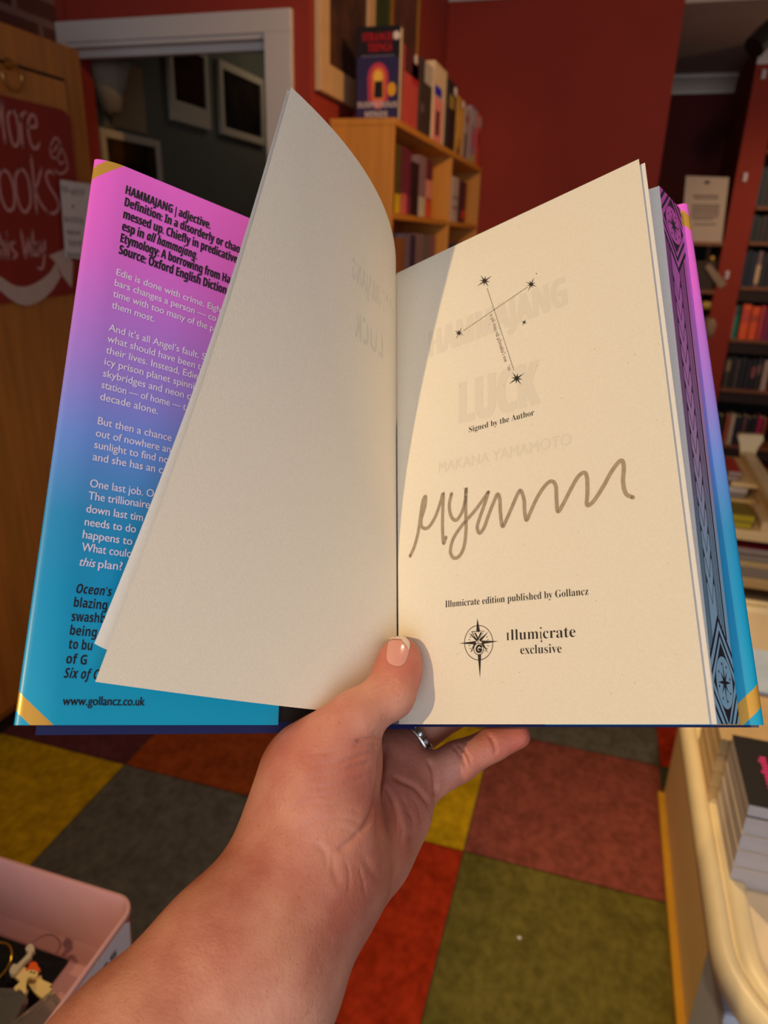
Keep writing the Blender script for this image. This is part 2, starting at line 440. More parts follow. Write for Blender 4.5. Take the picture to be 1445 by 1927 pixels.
ar = spline([on(0, XT, *q) for q in zz([(-260, 1440), (-130, 1470), (0, 1510), (100, 1575), (200, 1590), (300, 1550), (390, 1480), (440, 1400)])], 5)
ar2 = spline([on(0, XT, *q) for q in zz([(-260, 1480), (-130, 1530), (0, 1620), (100, 1700), (210, 1738), (320, 1700), (410, 1620), (480, 1510)])], 5)
V = np.array(ar+ar2); n = len(ar)
F_ = [[i, i+1, n+i+1, n+i] for i in range(n-1)]
hp = [on(0, XT, *q) for q in zz([(385, 1345), (520, 1290), (575, 1400), (565, 1600), (490, 1500), (440, 1400)])]
mesh('arrow', *join((V, F_), (np.array(hp), [[0, 1, 2, 4, 5], [2, 3, 4]])), CHALK2, board)
# small paper notice
XN = -1.545
note = thing('paper_notice', 'small white handwritten paper notice overlapping the right edge of the red board', 'notice', (XN, 1.93, 1.37))
P = [on(0, XN, 113, 338), on(0, XN, 123, 484), on(0, XN, 172, 490), on(0, XN, 172, 347)]
V, F_ = extrude_vf([p+np.array([0.0, 0, 0]) for p in P], [0.0015, 0, 0])
sheet = mesh('sheet', V, F_, PAPER, note)
random.seed(3)
scr = []
for (u0, u1, v, am, wd) in [(117, 128, 356, 8, .005), (134, 158, 360, 8, .006), (136, 139, 387, 2, .006), (121, 156, 412, 7, .006), (126, 150, 436, 5, .006), (130, 152, 456, 6, .006), (127, 152, 478, 4, .008)]:
    n = max(3, int((u1-u0)/2.2)); 
    scr.append([(u0+(u1-u0)*i/n, v+(am if i % 2 else -am)*random.uniform(.5, 1)+0.1*(u0+(u1-u0)*i/n-120)) for i in range(n+1)])
out = [stroke_vf([on(0, XN+0.002, *q) for q in s], (1, 0, 0), 0.004) for s in scr]
mesh('handwriting', *join(*out), INK, sheet)

# ================================================================ pictures
def picture(name, label, x, px, fw, frame_m, mats_pic, bottom=None, group=None, cat='picture', depth=0.022, ysize=None):
    """framed picture hanging on a wall plane that faces +x; px = (y0,y1,z0,z1)"""
    y0, y1, zb, zt = px
    t = thing(name, label, cat, (x, (y0+y1)/2, zb), group)
    b = bottom or fw
    v = join(box_vf(x, x+depth, y0, y0+fw, zb, zt, 0.003), box_vf(x, x+depth, y1-fw, y1, zb, zt, 0.003), box_vf(x, x+depth, y0+fw, y1-fw, zb, zb+b, 0.003), box_vf(x, x+depth, y0+fw, y1-fw, zt-fw, zt, 0.003))
    mesh('frame', *v, frame_m, t)
    box('print', x+0.001, x+depth*0.6, y0+fw*0.9, y1-fw*0.9, zb+b*0.9, zt-fw*0.9, mats_pic, t)
    return t
CREAMF = mat('cream_frame', (206, 170, 128), rough=0.6, var=0.05)
BROWNP = mat('brown_print', (92, 52, 32), rough=0.7, rgb2=(30, 18, 14), vscale=9)
GOLD = mat('gold_frame', (170, 116, 34), rough=0.45, metal=0.6)
PLUMP = mat('plum_print', (118, 70, 50), rough=0.7, rgb2=(66, 30, 34), vscale=8)
GREENP = mat('dark_green_board', (46, 60, 22), rough=0.7)
picture('framed_poster', 'cream-framed brown poster on the red wall above the bookcase', XA+0.003, (2.478, 3.05, 1.895, 2.55), 0.085, CREAMF, BROWNP, 0.09)
picture('framed_print', 'narrow dark green print between the cream-framed poster and the gold-framed picture', XA+0.003, (3.075, 3.235, 2.02, 2.56), 0.012, GREENP, GREENP)
picture('framed_picture', 'narrow gold-framed picture on the red wall above the standing books', XA+0.003, (3.27, 3.72, 2.0, 2.58), 0.028, GOLD, PLUMP)
BLK = mat('black_print', (22, 17, 18), rough=0.95, spec=0.05, rgb2=(60, 26, 18), vscale=7)
BLK2 = mat('black_print_bluish', (16, 15, 20), rough=0.95, spec=0.05, rgb2=(44, 34, 22), vscale=6)
AMB = mat('amber_dark_print', (96, 62, 18), rough=0.95, spec=0.05, rgb2=(20, 14, 8), vscale=6)
FRM = mat('off_white_frame', (186, 172, 146), rough=0.6, var=0.04)
XB = -1.998
picture('framed_picture', 'white-framed dark picture with a deep bottom border, in the room behind the doorway', XB, (3.21, 3.55, 1.925, 2.26), 0.032, FRM, BLK, 0.085)
picture('framed_picture', 'white-framed black picture with even borders, nearest the right door jamb in the back room', XB, (3.66, 4.16, 1.925, 2.255), 0.036, FRM, BLK2)
picture('framed_picture', 'white-framed amber and black picture, lowest on the wall of the back room', XB, (2.68, 3.09, 1.45, 1.825), 0.03, FRM, AMB)
# cone on a bracket standing in for a whitish sheet, and papers
LSH = mat('pale_sheet', (136, 124, 106), rough=0.8, trans=0.0)
wl = thing('sheet_stand_in', 'pale cone standing in for a whitish sheet, upper left of the doorway view', 'lamp', (XB, 2.86, 1.85))
lp = on(0, XB+0.10, 205, 160)
mesh('sheet_cone', *lathe_vf([(0.035, -0.09), (0.085, 0.075), (0.083, 0.075), (0.033, -0.088)], lp, 24), LSH, wl, smooth=True)
mesh('bracket', *tube_vf(spline([(XB, lp[1], lp[2]-0.05), (XB+0.05, lp[1], lp[2]-0.07), (lp[0], lp[1], lp[2]-0.095)], 6), 0.007), BRASS, wl, smooth=True)
PAPB = mat('tan_paper', (150, 126, 88), rough=0.9, var=0.06, vscale=9)
a, b = on(0, XB, 208, 180), on(0, XB, 276, 250)
pp = thing('paper_sheet', 'tan paper sheet on the back room wall, above the lowest white-framed picture', 'paper', (XB, 2.9, 1.83))
box('sheet', XB, XB+0.003, 2.79, 3.02, 1.845, 2.09, PAPB, pp)
pp2 = thing('paper_sheet', 'small olive paper sheet at the top left corner of the doorway view', 'paper', (XB, 2.8, 2.1))
box('sheet', XB, XB+0.003, 2.70, 2.87, 2.0, 2.10, mat('olive_paper', (150, 132, 70), rough=0.9), pp2)

# ================================================================ BOOKCASE against the centre wall
bc = thing('bookcase', 'low wooden two-bay bookcase against the red wall right of the doorway', 'bookcase', (-0.87, 3.5, 0))
BX0, BX1, BY0, BY1, BZ = -0.995, -0.762, 2.612, 4.38, 1.832
BD = 3.58
zs = [0.06, 0.36, 0.65, 0.94, 1.225, 1.517]
for y in (BY0, BD, BY1-0.02):
    box('side_panel', BX0, BX1, y, y+0.02, 0, BZ-0.022, WOODL, bc, bevel=0.0015)
box('top_board', BX0, BX1+0.004, BY0-0.002, BY1+0.002, BZ-0.022, BZ, WOODL, bc, bevel=0.002)
for a, b in ((BY0+0.02, BD), (BD+0.02, BY1-0.02)):
    for z in zs: box('shelf', BX0+0.006, BX1-0.003, a, b, z, z+0.02, WOODL, bc, bevel=0.001)
box('back_panel', BX0, BX0+0.006, BY0+0.02, BY1-0.02, 0.06, BZ-0.022, WOODL, bc)
box('kickboard', BX0+0.02, BX1-0.03, BY0+0.02, BY1-0.02, 0, 0.06, WOODL, bc)

PG = mat('page_edges', (222, 206, 178), rough=0.9, var=0.05, vscale=60, stretch=(1, 1, 1))
def cmat(rgb, rough=0.5):
    return mat('cover_%02x%02x%02x' % tuple(rgb), rgb, rough=rough, var=0.10, vscale=22)
def book(label, x, y0, y1, z, h, depth, rgb, group, band=None, bands=(), face='+x', sticker=None):
    """upright book; its spine (or front board) is turned towards `face`"""
    if face == '+x':      # spine towards +x, thickness along y
        loc = (x-depth/2, (y0+y1)/2, z)
        t = thing('book', label, 'book', loc, group)
        th = min(0.003, (y1-y0)*0.12)
        v = join(box_vf(x-depth, x, y0, y0+th, z, z+h), box_vf(x-depth, x, y1-th, y1, z, z+h), box_vf(x-th, x+0.002, y0, y1, z, z+h, 0.0012))
        mesh('cover', *v, cmat(rgb), t)
        box('pages', x-depth+0.004, x-th, y0+th, y1-th, z+0.003, z+h-0.004, PG, t)
        for (c, a, b) in bands:
            box('spine_band', x+0.0015, x+0.0032, y0+0.0005, y1-0.0005, z+h*a, z+h*b, cmat(c), t)
    else:                 # spine towards -y, thickness along x
        x0, x1, yf = y0, y1, x
        loc = ((x0+x1)/2, yf+depth/2, z)
        t = thing('book', label, 'book', loc, group)
        th = min(0.003, (x1-x0)*0.12)
        v = join(box_vf(x0, x0+th, yf, yf+depth, z, z+h), box_vf(x1-th, x1, yf, yf+depth, z, z+h), box_vf(x0, x1, yf-0.002, yf+th, z, z+h, 0.0012))
        mesh('cover', *v, cmat(rgb), t)
        box('pages', x0+th, x1-th, yf+th, yf+depth-0.004, z+0.003, z+h-0.004, PG, t)
        for (c, a, b) in bands:
            box('spine_band', x0+0.0005, x1-0.0005, yf-0.0032, yf-0.0015, z+h*a, z+h*b, cmat(c), t)
    return t
ORD = ['first', 'second', 'third', 'fourth', 'fifth', 'sixth', 'seventh', 'eighth', 'ninth', 'tenth', 'eleventh', 'twelfth']
def yat(px, v, x=-0.80): return on(0, x, px, v)[1]
def shelf_row(z, row, items, where, group):
    n = 0
    for (name, p0, p1, h, rgb, bands) in items:
        book('%s, %s %s' % (name, ORD[n], where), -0.80, yat(p0, row)+0.003, yat(p1, row)-0.003, z, h, 0.135, rgb, group, bands=bands)
        n += 1
shelf_row(1.537, 370, [
    ('dark olive book with yellow spine foot', 741.5, 752, 0.235, (96, 84, 30), [((232, 200, 20), 0.02, 0.30)]),
    ('plum book with salmon spine foot', 753, 764, 0.238, (116, 44, 62), [((226, 116, 108), 0.02, 0.32)]),
    ('magenta-purple book', 764, 771, 0.232, (120, 26, 60), [((150, 40, 90), 0.02, 0.3)]),
    ('near-black brown book', 772, 786, 0.20, (40, 20, 16), []),
    ('mauve-grey book with pale spine foot', 787, 799, 0.235, (150, 118, 124), [((214, 204, 184), 0.02, 0.34), ((60, 140, 128), 0.0, 0.02)]),
    ('wine-red book with orange spine foot', 799, 812, 0.232, (110, 40, 54), [((222, 92, 50), 0.02, 0.33), ((232, 150, 130), 0.35, 0.66)])],
    'in the bookcase\'s upper near bay', 'books on the top shelf of the low bookcase')
shelf_row(1.537, 370, [
    ('white book with grey bands', 851, 862, 0.21, (200, 180, 172), [((150, 120, 118), 0.3, 0.36), ((150, 120, 118), 0.52, 0.58)]),
    ('black-brown book', 862.5, 868, 0.20, (46, 24, 24), []),
    ('wine book with red spine foot', 868.5, 877, 0.205, (92, 26, 30), [((206, 56, 40), 0.12, 0.32)])],
    'in the bookcase\'s upper far bay', 'books on the top shelf of the low bookcase')
shelf_row(1.245, 470, [
    ('tan book', 756, 762, 0.21, (150, 92, 44), []),
    ('blue-grey book', 762.5, 771, 0.225, (120, 108, 132), [((90, 50, 96), 0.1, 0.4)]),
    ('navy and plum book', 771.5, 781, 0.222, (52, 44, 76), [((96, 40, 70), 0.05, 0.35)]),
    ('pale mauve book', 781.5, 795, 0.228, (140, 116, 118), [((110, 92, 100), 0.1, 0.4)]),
    ('grey-green book', 795.5, 805, 0.222, (112, 108, 98), []),
    ('dusty pink book', 806, 818, 0.225, (140, 96, 100), [((150, 60, 70), 0.05, 0.35)])],
    'in the bookcase\'s second-row near bay', 'books on the second shelf of the low bookcase')
shelf_row(1.245, 470, [
    ('dark book', 852, 859, 0.19, (40, 26, 28), []),
    ('dull pink book', 860, 868, 0.195, (130, 88, 92), [])],
    'in the bookcase\'s second-row far bay', 'books on the second shelf of the low bookcase')

# books displayed cover-out on top of the bookcase
STK = mat('round_white_sticker', (222, 212, 206), rough=0.5)
def disc(name, c, axis, r, mt, parent, th=0.003):
    return mesh(name, *lathe_vf([(0, 0), (r, 0), (r, th*.7), (r*.9, th), (0, th)], np.array(c), 20, axis), mt, parent, smooth=False)
# the big one faces the camera
bz = BZ
fb = thing('book', 'black and navy book with red title and orange arch, nearest on the bookcase top', 'book', (-0.84, 2.66, bz), 'books standing on the bookcase')
fy = 2.655
p = [on(1, fy, 671, 44), on(1, fy, 752, 53)]
fx0, fx1, fzt = -0.917, -0.762, 2.108
fh = fzt-bz
v = join(box_vf(fx0, fx1, fy, fy+0.003, bz, fzt, 0.001), box_vf(fx0, fx1, fy+0.036, fy+0.039, bz, fzt, 0.001), box_vf(fx0-0.001, fx0+0.003, fy, fy+0.039, bz, fzt, 0.001))
NAVY = mat('navy_cover_art', (34, 38, 84), rough=0.45, rgb2=(60, 34, 84), vscale=12)
mesh('cover', *v, mat('black_cover', (22, 14, 18), rough=0.45), fb)
box('pages', fx0+0.004, fx1-0.003, fy+0.003, fy+0.036, bz+0.003, fzt-0.003, PG, fb)
box('spine', fx0-0.0025, fx0-0.001, fy+0.001, fy+0.038, bz+fh*0.72, fzt, cmat((100, 14, 20)), fb)
def fpt(a, b, d=0.0):  # a across 0..1, b up 0..1
    return np.array([fx0+(fx1-fx0)*a, fy-d, bz+fh*b])
box('cover_panel', fx0+0.006, fx1, fy-0.0008, fy, bz, bz+fh*0.68, NAVY, fb)
archo = [fpt(.30, .20, .0012)]+[fpt(.52+.24*math.cos(a), .45+.17*math.sin(a), .0012) for a in np.linspace(math.pi, 0, 15)]+[fpt(.76, .20, .0012)]
mesh('arch', np.array(archo), [list(range(len(archo)))[::-1]], mat('arch_pink', (196, 60, 84), rough=0.5), fb)
archi = [fpt(.40, .22, .002)]+[fpt(.53+.15*math.cos(a), .46+.11*math.sin(a), .002) for a in np.linspace(math.pi, 0, 13)]+[fpt(.68, .22, .002)]
mesh('arch', np.array(archi), [list(range(len(archi)))[::-1]], mat('arch_orange', (240, 130, 50), rough=0.5), fb)
glow = [fpt(.52+.10*math.cos(a), .47+.065*math.sin(a), .0026) for a in np.linspace(0, 2*math.pi, 17)[:-1]]
mesh('sun_disc', np.array(glow), [list(range(16))], mat('arch_yellow', (250, 200, 80), rough=0.5), fb)
mesh('dark_block', np.array([fpt(.44, .24, .003), fpt(.64, .24, .003), fpt(.63, .42, .003), fpt(.46, .42, .003)]), [[0, 1, 2, 3]], mat('cover_black_block', (10, 8, 10), rough=0.6), fb)
disc_pts = [fpt(.84+.10*math.cos(a), .33+.075*math.sin(a), .002) for a in np.linspace(0, 2*math.pi, 17)[:-1]]
mesh('round_badge', np.array(disc_pts), [list(range(16))], mat('badge_gold', (232, 170, 24), rough=0.4), fb)
pk = [fpt(.53+.13*math.cos(a), .19+.07*math.sin(a), .0016) for a in np.linspace(0, 2*math.pi, 17)[:-1]]
mesh('pink_disc', np.array(pk), [list(range(16))], mat('badge_pink', (226, 110, 110), rough=0.5), fb)
def cover_line(s, a0, a1, b, size, mt, wt=0.0, fn=sanb):
    V, F_ = text2d(fn(s), wt)
    wd = V[:, 0].max()-V[:, 0].min()
    X = (V[:, 0]-V[:, 0].min())/wd*(a1-a0)+a0
    mesh('title', np.array([fpt(x, b+y*size, .0035) for x, y in zip(X, V[:, 1])]), F_, mt, fb)
REDT = mat('title_red', (206, 14, 26), rough=0.5); WHT = mat('title_white', (222, 206, 200), rough=0.6)
cover_line('STRANGER', .15, .93, .845, .12, REDT, fn=ser)
cover_line('THINGS', .28, .82, .735, .12, REDT, fn=ser)
cover_line('SUSPICIOUS', .06, .98, .135, .085, WHT)
cover_line('MINDS', .24, .76, .03, .09, WHT)
box('subtitle_line', fx0+.02, fx1-.02, fy-0.0012, fy, bz+fh*.685, bz+fh*.695, cmat((120, 116, 140)), fb)
disc('round_sticker', fpt(.93, .89, .008), 1, 0.012, STK, fb, 0.004)

def faceout(label, y0, y1, zt, rgb, shapes=(), sticker=None, th=0.03, lean=0.012):
    """book standing on the bookcase with its front board towards +x"""
    x1 = -0.772
    t = thing('book', label, 'book', (x1-th/2, (y0+y1)/2, bz), 'books standing on the bookcase')
    h = zt-bz
    v = join(box_vf(x1-.003, x1, y0, y1, bz, zt, 0.001), box_vf(x1-th, x1-th+.003, y0, y1, bz, zt, 0.001), box_vf(x1-th, x1, y0-.001, y0+.003, bz, zt, 0.001))
    mesh('cover', *v, cmat(rgb), t)
    box('pages', x1-th+.003, x1-.003, y0+.003, y1-.003, bz+.003, zt-.003, PG, t)
    for (c, a0, a1, b0, b1) in shapes:
        box('cover_panel', x1, x1+.001, y0+(y1-y0)*a0, y0+(y1-y0)*a1, bz+h*b0, bz+h*b1, cmat(c), t)
    if sticker: disc('round_sticker', (x1+.001, y0+(y1-y0)*sticker[0], bz+h*sticker[1]), 0, 0.016, STK, t, 0.004)
    return t
faceout('salmon pink book with a dark top, second from near on the bookcase top', 2.752, 2.955, 2.075, (206, 82, 80), [((84, 34, 34), 0, 1, .68, 1), ((190, 40, 60), .5, .95, .6, .86)], (.72, .93), 0.05)
faceout('charcoal book with a grey-white top, third from the near end on the bookcase', 2.99, 3.175, 2.085, (62, 52, 46), [((190, 182, 176), .3, 1, .72, 1), ((110, 96, 92), .1, .3, .3, .42)], None)
faceout('thick white book with a blue patch and pink lower cover, fourth on the bookcase', 3.205, 3.43, 2.118, (226, 200, 168), [((30, 44, 190), .05, .62, .60, .72), ((238, 146, 140), .05, .75, .02, .58), ((230, 110, 92), .25, .5, .1, .42)], None, 0.05)
faceout('black book with yellow art, fifth from the near end on the bookcase', 3.485, 3.66, 2.105, (34, 28, 26), [((170, 140, 60), .15, .7, .62, .8), ((232, 226, 220), .66, .95, .84, .96)], (.75, .9))
faceout('mustard yellow book, sixth from the near end on the bookcase', 3.69, 3.86, 2.075, (196, 146, 62), [((226, 170, 70), .2, .8, .3, .8), ((96, 80, 60), .1, .5, .0, .14)], (.7, .92))
faceout('white and charcoal book, seventh from the near end on the bookcase', 3.885, 4.02, 2.06, (176, 160, 156), [((60, 50, 56), .0, .4, .0, .5), ((150, 40, 48), .1, .5, .7, .85)], None)
faceout('lavender and pink book, second from the far end on the bookcase', 4.04, 4.215, 2.09, (166, 138, 158), [((206, 90, 108), .3, .8, .3, .6), ((190, 182, 40), .3, .8, .02, .16), ((186, 176, 176), .1, .9, .68, .95)], None)
faceout('orange-red book at the far end of the bookcase', 4.235, 4.365, 2.085, (212, 80, 56), [((170, 26, 50), .1, .6, .4, .65), ((200, 180, 180), .2, .8, .75, .95)], None)

# ================================================================ RIGHT: built-in shelves beyond the pilaster
SH = mat('brown_shelf', (128, 74, 44), rough=0.6, var=0.10, vscale=6, stretch=(0.8, 8, 8))
SHD = mat('under_shelf_shade', (46, 30, 30), rough=0.8)
sh = thing('bookshelves', 'tall built-in brown bookshelves right of the red pilaster', 'bookshelves', (1.7, 5.5, 0))
zsh = [on(1, Y4, 1420, v)[2] for v in (388, 455, 540, 640, 735, 842)]
SX0, SX1 = 0.838, 2.55
for z in zsh+[2.03]:
    box('shelf', SX0, SX1, Y4-0.005, Y4+0.24, z-0.022, z, SH, sh, bevel=0.002)
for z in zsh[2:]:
    box('shade_strip', SX0, SX1, Y4+0.006, Y4+0.02, z-0.095, z-0.022, SHD, sh)  # dark strip put in for the shade in the gap above the books
box('side_board', SX1, SX1+0.03, Y4, Y4+0.24, 0, 2.1, SH, sh)
box('back_board', SX0, SX1, Y4+0.235, Y4+0.245, 0, 2.1, DARK, sh)
def xat(px, v): return on(1, Y4+0.02, px, v)[0]
def rrow(i, v, h, items, where):
    z = zsh[i]; n = 0
    for (nm, p0, p1, rgb, bands) in items:
        hh = h*(0.93+0.07*((n*7) % 5)/4)
        book('%s, %s from the pilaster %s' % (nm, ORD[n], where), Y4+0.02, max(SX0+.002, xat(p0, v))+.002, xat(p1, v)-.002, z, hh, 0.15, rgb, 'books on the built-in shelves', bands=bands, face='-y')
        n += 1
rrow(0, 340, .235, [('navy book', 1404, 1412, (22, 26, 44), []), ('dark blue book', 1412, 1421, (26, 34, 54), []), ('black book', 1421, 1429, (24, 20, 24), []), ('ink blue book', 1429, 1438, (24, 30, 52), []), ('charcoal book', 1438, 1447, (34, 30, 32), []), ('brown-black book', 1447, 1457, (44, 28, 26), [])], 'on the top built-in shelf')
rrow(1, 425, .16, [('black-green book', 1398, 1406, (26, 32, 24), []), ('dark maroon book', 1406, 1415, (50, 22, 22), []), ('black book', 1415, 1424, (26, 20, 20), []), ('dark olive book', 1424, 1433, (36, 38, 22), []), ('brown book', 1433, 1443, (52, 32, 24), []), ('black-red book', 1443, 1454, (48, 18, 18), [])], 'on the second built-in shelf')
rrow(2, 500, .225, [('navy blue book', 1389, 1397, (26, 28, 50), []), ('slate blue book', 1397, 1404, (44, 46, 74), []), ('near-black book', 1404, 1412, (26, 20, 26), []), ('midnight blue book', 1412, 1422, (24, 28, 56), []), ('grey book with cream spine foot', 1423, 1433, (122, 94, 96), [((214, 178, 140), .1, .62)]), ('dark brown book', 1434, 1444, (40, 28, 24), []), ('black book', 1444, 1454, (28, 22, 22), [])], 'on the third built-in shelf')
rrow(3, 610, .225, [('bright red book', 1369, 1377, (210, 26, 36), []), ('teal green book', 1378, 1389, (10, 122, 96), [((8, 70, 66), .7, 1)]), ('orange book with red upper spine', 1392, 1409, (250, 92, 10), [((222, 74, 46), .5, .85)]), ('plain orange book', 1410, 1426, (250, 88, 6), [((200, 70, 30), .55, .75)]), ('coral pink book', 1427, 1436, (206, 60, 62), []), ('magenta book', 1437, 1446, (150, 20, 76), []), ('purple book', 1446, 1456, (110, 30, 90), [])], 'on the bright built-in shelf')
rrow(4, 700, .215, [('pale blue-topped black book', 1352.5, 1362, (30, 32, 44), [((126, 146, 196), .38, .95)]), ('olive-beige book', 1364, 1373, (70, 60, 44), [((150, 128, 90), .55, .9)]), ('dark brown book', 1374, 1381, (48, 36, 28), []), ('grey-brown book', 1382, 1391, (76, 62, 52), []), ('black book', 1392, 1403, (30, 24, 26), []), ('charcoal plum book', 1404, 1412, (50, 34, 42), []), ('black book with pink title', 1413, 1422, (34, 26, 30), [((150, 84, 88), .4, .75)]), ('dark taupe book', 1423, 1432, (56, 42, 40), [((130, 96, 86), .5, .8)]), ('whitish book', 1435, 1447, (186, 160, 150), [])], 'on the shelf below the bright one')
rrow(5, 800, .215, [('dark green-black book', 1350, 1361, (34, 34, 26), []), ('orange-brown book', 1364, 1371, (196, 88, 40), []), ('white book', 1372, 1382, (204, 180, 162), []), ('navy book', 1384, 1395, (34, 34, 52), []), ('plum-grey book', 1396, 1405, (104, 68, 74), []), ('black book', 1406, 1415, (30, 24, 28), []), ('dark violet book', 1416, 1424, (52, 32, 48), []), ('hot pink book', 1425, 1432, (210, 30, 100), []), ('rust book', 1434, 1443, (150, 60, 40), [])], 'on the lowest visible built-in shelf')
# white clips on the pilaster
CLIP = mat('white_plastic_clip', (214, 202, 206), rough=0.4)
for k, (u, v, lb) in enumerate([(1402, 332, 'white clip on the red pilaster, beside the top of the white notice'), (1368, 516, 'white clip on the red pilaster, beside the small alcove shelves'), (1437, 138, 'white clip at the top of the red pilaster')]):
    p = on(1, Y4-0.001, u, v)
    c = thing('wall_clip', lb, 'clip', (p[0], Y4-0.004, p[2]-0.03), 'white clips on the pilaster')
    box('clip_body', p[0]-0.012, p[0]+0.012, Y4-0.012, Y4, p[2]-0.03, p[2]+0.02, CLIP, c, bevel=0.004)
    box('clip_tab', p[0]-0.008, p[0]+0.008, Y4-0.02, Y4-0.01, p[2]-0.012, p[2]+0.012, CLIP, c, bevel=0.003)
# alcove shelves with the notice
al = thing('alcove_shelves', 'small wooden shelves in the dark alcove left of the red pilaster', 'shelves', (0.45, 5.5, 0))
za = [on(1, Y4, 1360, v)[2] for v in (456, 547, 640)]
for z in za: box('shelf', 0.20, 0.683, Y4-0.02, Y4+0.26, z-0.024, z, SH, al, bevel=0.002)
v = join(box_vf(0.19, 0.21, Y4, Y4+0.26, 0, za[0]), box_vf(0.62, 0.64, Y4+0.22, Y4+0.26, 0, za[0]))
mesh('upright', *v, SH, al)
box('back_board', 0.20, 0.683, Y4+0.26, Y4+0.27, 0, za[0], DARK, al)
nt_ = thing('notice', 'white printed notice standing on the top alcove shelf', 'notice', (0.5, Y4-0.01, za[0]))
P = [on(1, Y4-0.012, 1291, 331), on(1, Y4-0.012, 1372, 334), on(1, Y4-0.012, 1358, 453.5), on(1, Y4-0.012, 1281, 452)]
for q in P[2:]: q[2] = za[0]
V, F_ = extrude_vf(P, [0, 0.004, 0]); mesh('sheet', V, F_, mat('notice_paper', (196, 172, 156), rough=0.8, var=0.03), nt_)
GREYI = mat('grey_ink', (140, 118, 112), rough=0.9)
def nline(u0, u1, v, w): return stroke_vf([on(1, Y4-0.0135, u0, v), on(1, Y4-0.0135, u1, v+.4)], (0, 1, 0), w)
out = [nline(1328, 1333, 343, .02)]
for k, (a, b, v) in enumerate([(1305, 1350, 368), (1308, 1350, 373), (1303, 1352, 386), (1304, 1352, 391), (1303, 1351, 396), (1302, 1352, 401), (1301, 1350, 407), (1304, 1340, 412), (1306, 1346, 422)]): out.append(nline(a, b, v, .010))
mesh('printed_lines', *join(*out), GREYI, nt_)
# trinkets on the alcove shelves
GOLDY = mat('golden_ornament', (206, 162, 72), rough=0.4)
IVORY = mat('ivory_ornament', (150, 120, 96), rough=0.6)
def bead_row(label, cat, px, z, r):
    x0 = on(1, Y4+0.04, px[0], px[2])[0]; x1 = on(1, Y4+0.04, px[1], px[2])[0]
    t = thing('ornament', label, cat, ((x0+x1)/2, Y4+0.04, z))
    n = max(2, int((x1-x0)/(r*1.5))); pr = []
    for k in range(n):
        c = np.array([x0+(x1-x0)*k/max(1, n-1), Y4+0.04, z+r])
        pr.append(lathe_vf([(0, -r), (r*.7, -r*.75), (r, 0), (r*.7, r*.75), (0, r)], c, 12, 2))
    mesh('beads', *join(*pr), GOLDY, t, smooth=True)
    return t
zt = on(1, Y4+0.04, 1347, 492)[2]
bx = thing('storage_box', 'dark box with golden ornaments on it, on the middle alcove shelf', 'box', (0.6, Y4+0.09, za[1]))
box('box_body', 0.47, 0.672, Y4+0.005, Y4+0.16, za[1], zt-0.022, mat('dark_brown_box', (58, 40, 30), rough=0.7), bx, bevel=0.004)
box('lid', 0.468, 0.674, Y4+0.003, Y4+0.162, zt-0.022, zt, mat('dark_brown_box', (58, 40, 30)), bx, bevel=0.003)
bead_row('string of golden beads on the dark box in the alcove', 'ornament', (1340, 1357, 487), zt, 0.018)
a, b = on(1, Y4-0.012, 1331, 499), on(1, Y4-0.012, 1364, 546)
b[2] = za[1]+0.014
fn = thing('folded_fan', 'long pale folded fan leaning diagonally against the box in the alcove', 'fan', (b[0], Y4-0.012, za[1]))
d = (b-a)/np.linalg.norm(b-a); nrm = np.array([d[2], 0, -d[0]])
poly = [a+nrm*.018, b+nrm*.026-d*.02, b-nrm*.026-d*.02, a-nrm*.018]
V, F_ = extrude_vf(poly, [0, 0.012, 0]); V[:, 2] = np.maximum(V[:, 2], za[1]); mesh('fan_blade', V, F_, IVORY, fn)
bead_row('single golden ball on the lowest alcove shelf', 'ornament', (1326, 1334, 576), za[2]+0.19, 0.028)
vz = thing('vase', 'cream rounded vase on the lowest alcove shelf, beside the book cover edge', 'vase', (0.66, Y4+0.04, za[2]))
vp = on(1, Y4+0.04, 1335, 620)
mesh('vase_body', *lathe_vf([(0, 0), (.04, 0), (.05, .05), (.053, .10), (.04, .14), (.024, .155), (.022, .16), (0, .16)], np.array([vp[0], Y4+0.04, za[2]]), 20), IVORY, vz, smooth=True)

# ceiling spot lamp, black
tl = on(1, 4.3, 1436, 78)
bl = mat('black_metal', (18, 16, 18), rough=0.5)
sp = thing('ceiling_spotlight', 'black spotlight hanging from the ceiling at the top right', 'lamp', (tl[0], 4.3, CH))
mesh('mount', *lathe_vf([(0, -0.03), (0.05, -0.03), (0.05, 0), (0, 0)], np.array([tl[0]+0.03, 4.3, CH]), 20), bl, sp)
mesh('arm', *tube_vf([(tl[0]+0.03, 4.3, CH-0.02), (tl[0]+0.03, 4.3, tl[2]+0.04)], 0.010), bl, sp)
dd = np.array([-0.5, -0.35, -0.65]); dd /= np.linalg.norm(dd)
c0 = np.array([tl[0]+0.03, 4.3, tl[2]+0.06])
mesh('lamp_head', *tube_vf([c0-dd*.02, c0, c0+dd*.06, c0+dd*.13], [.025, .042, .05, .052], 18), bl, sp, smooth=False)

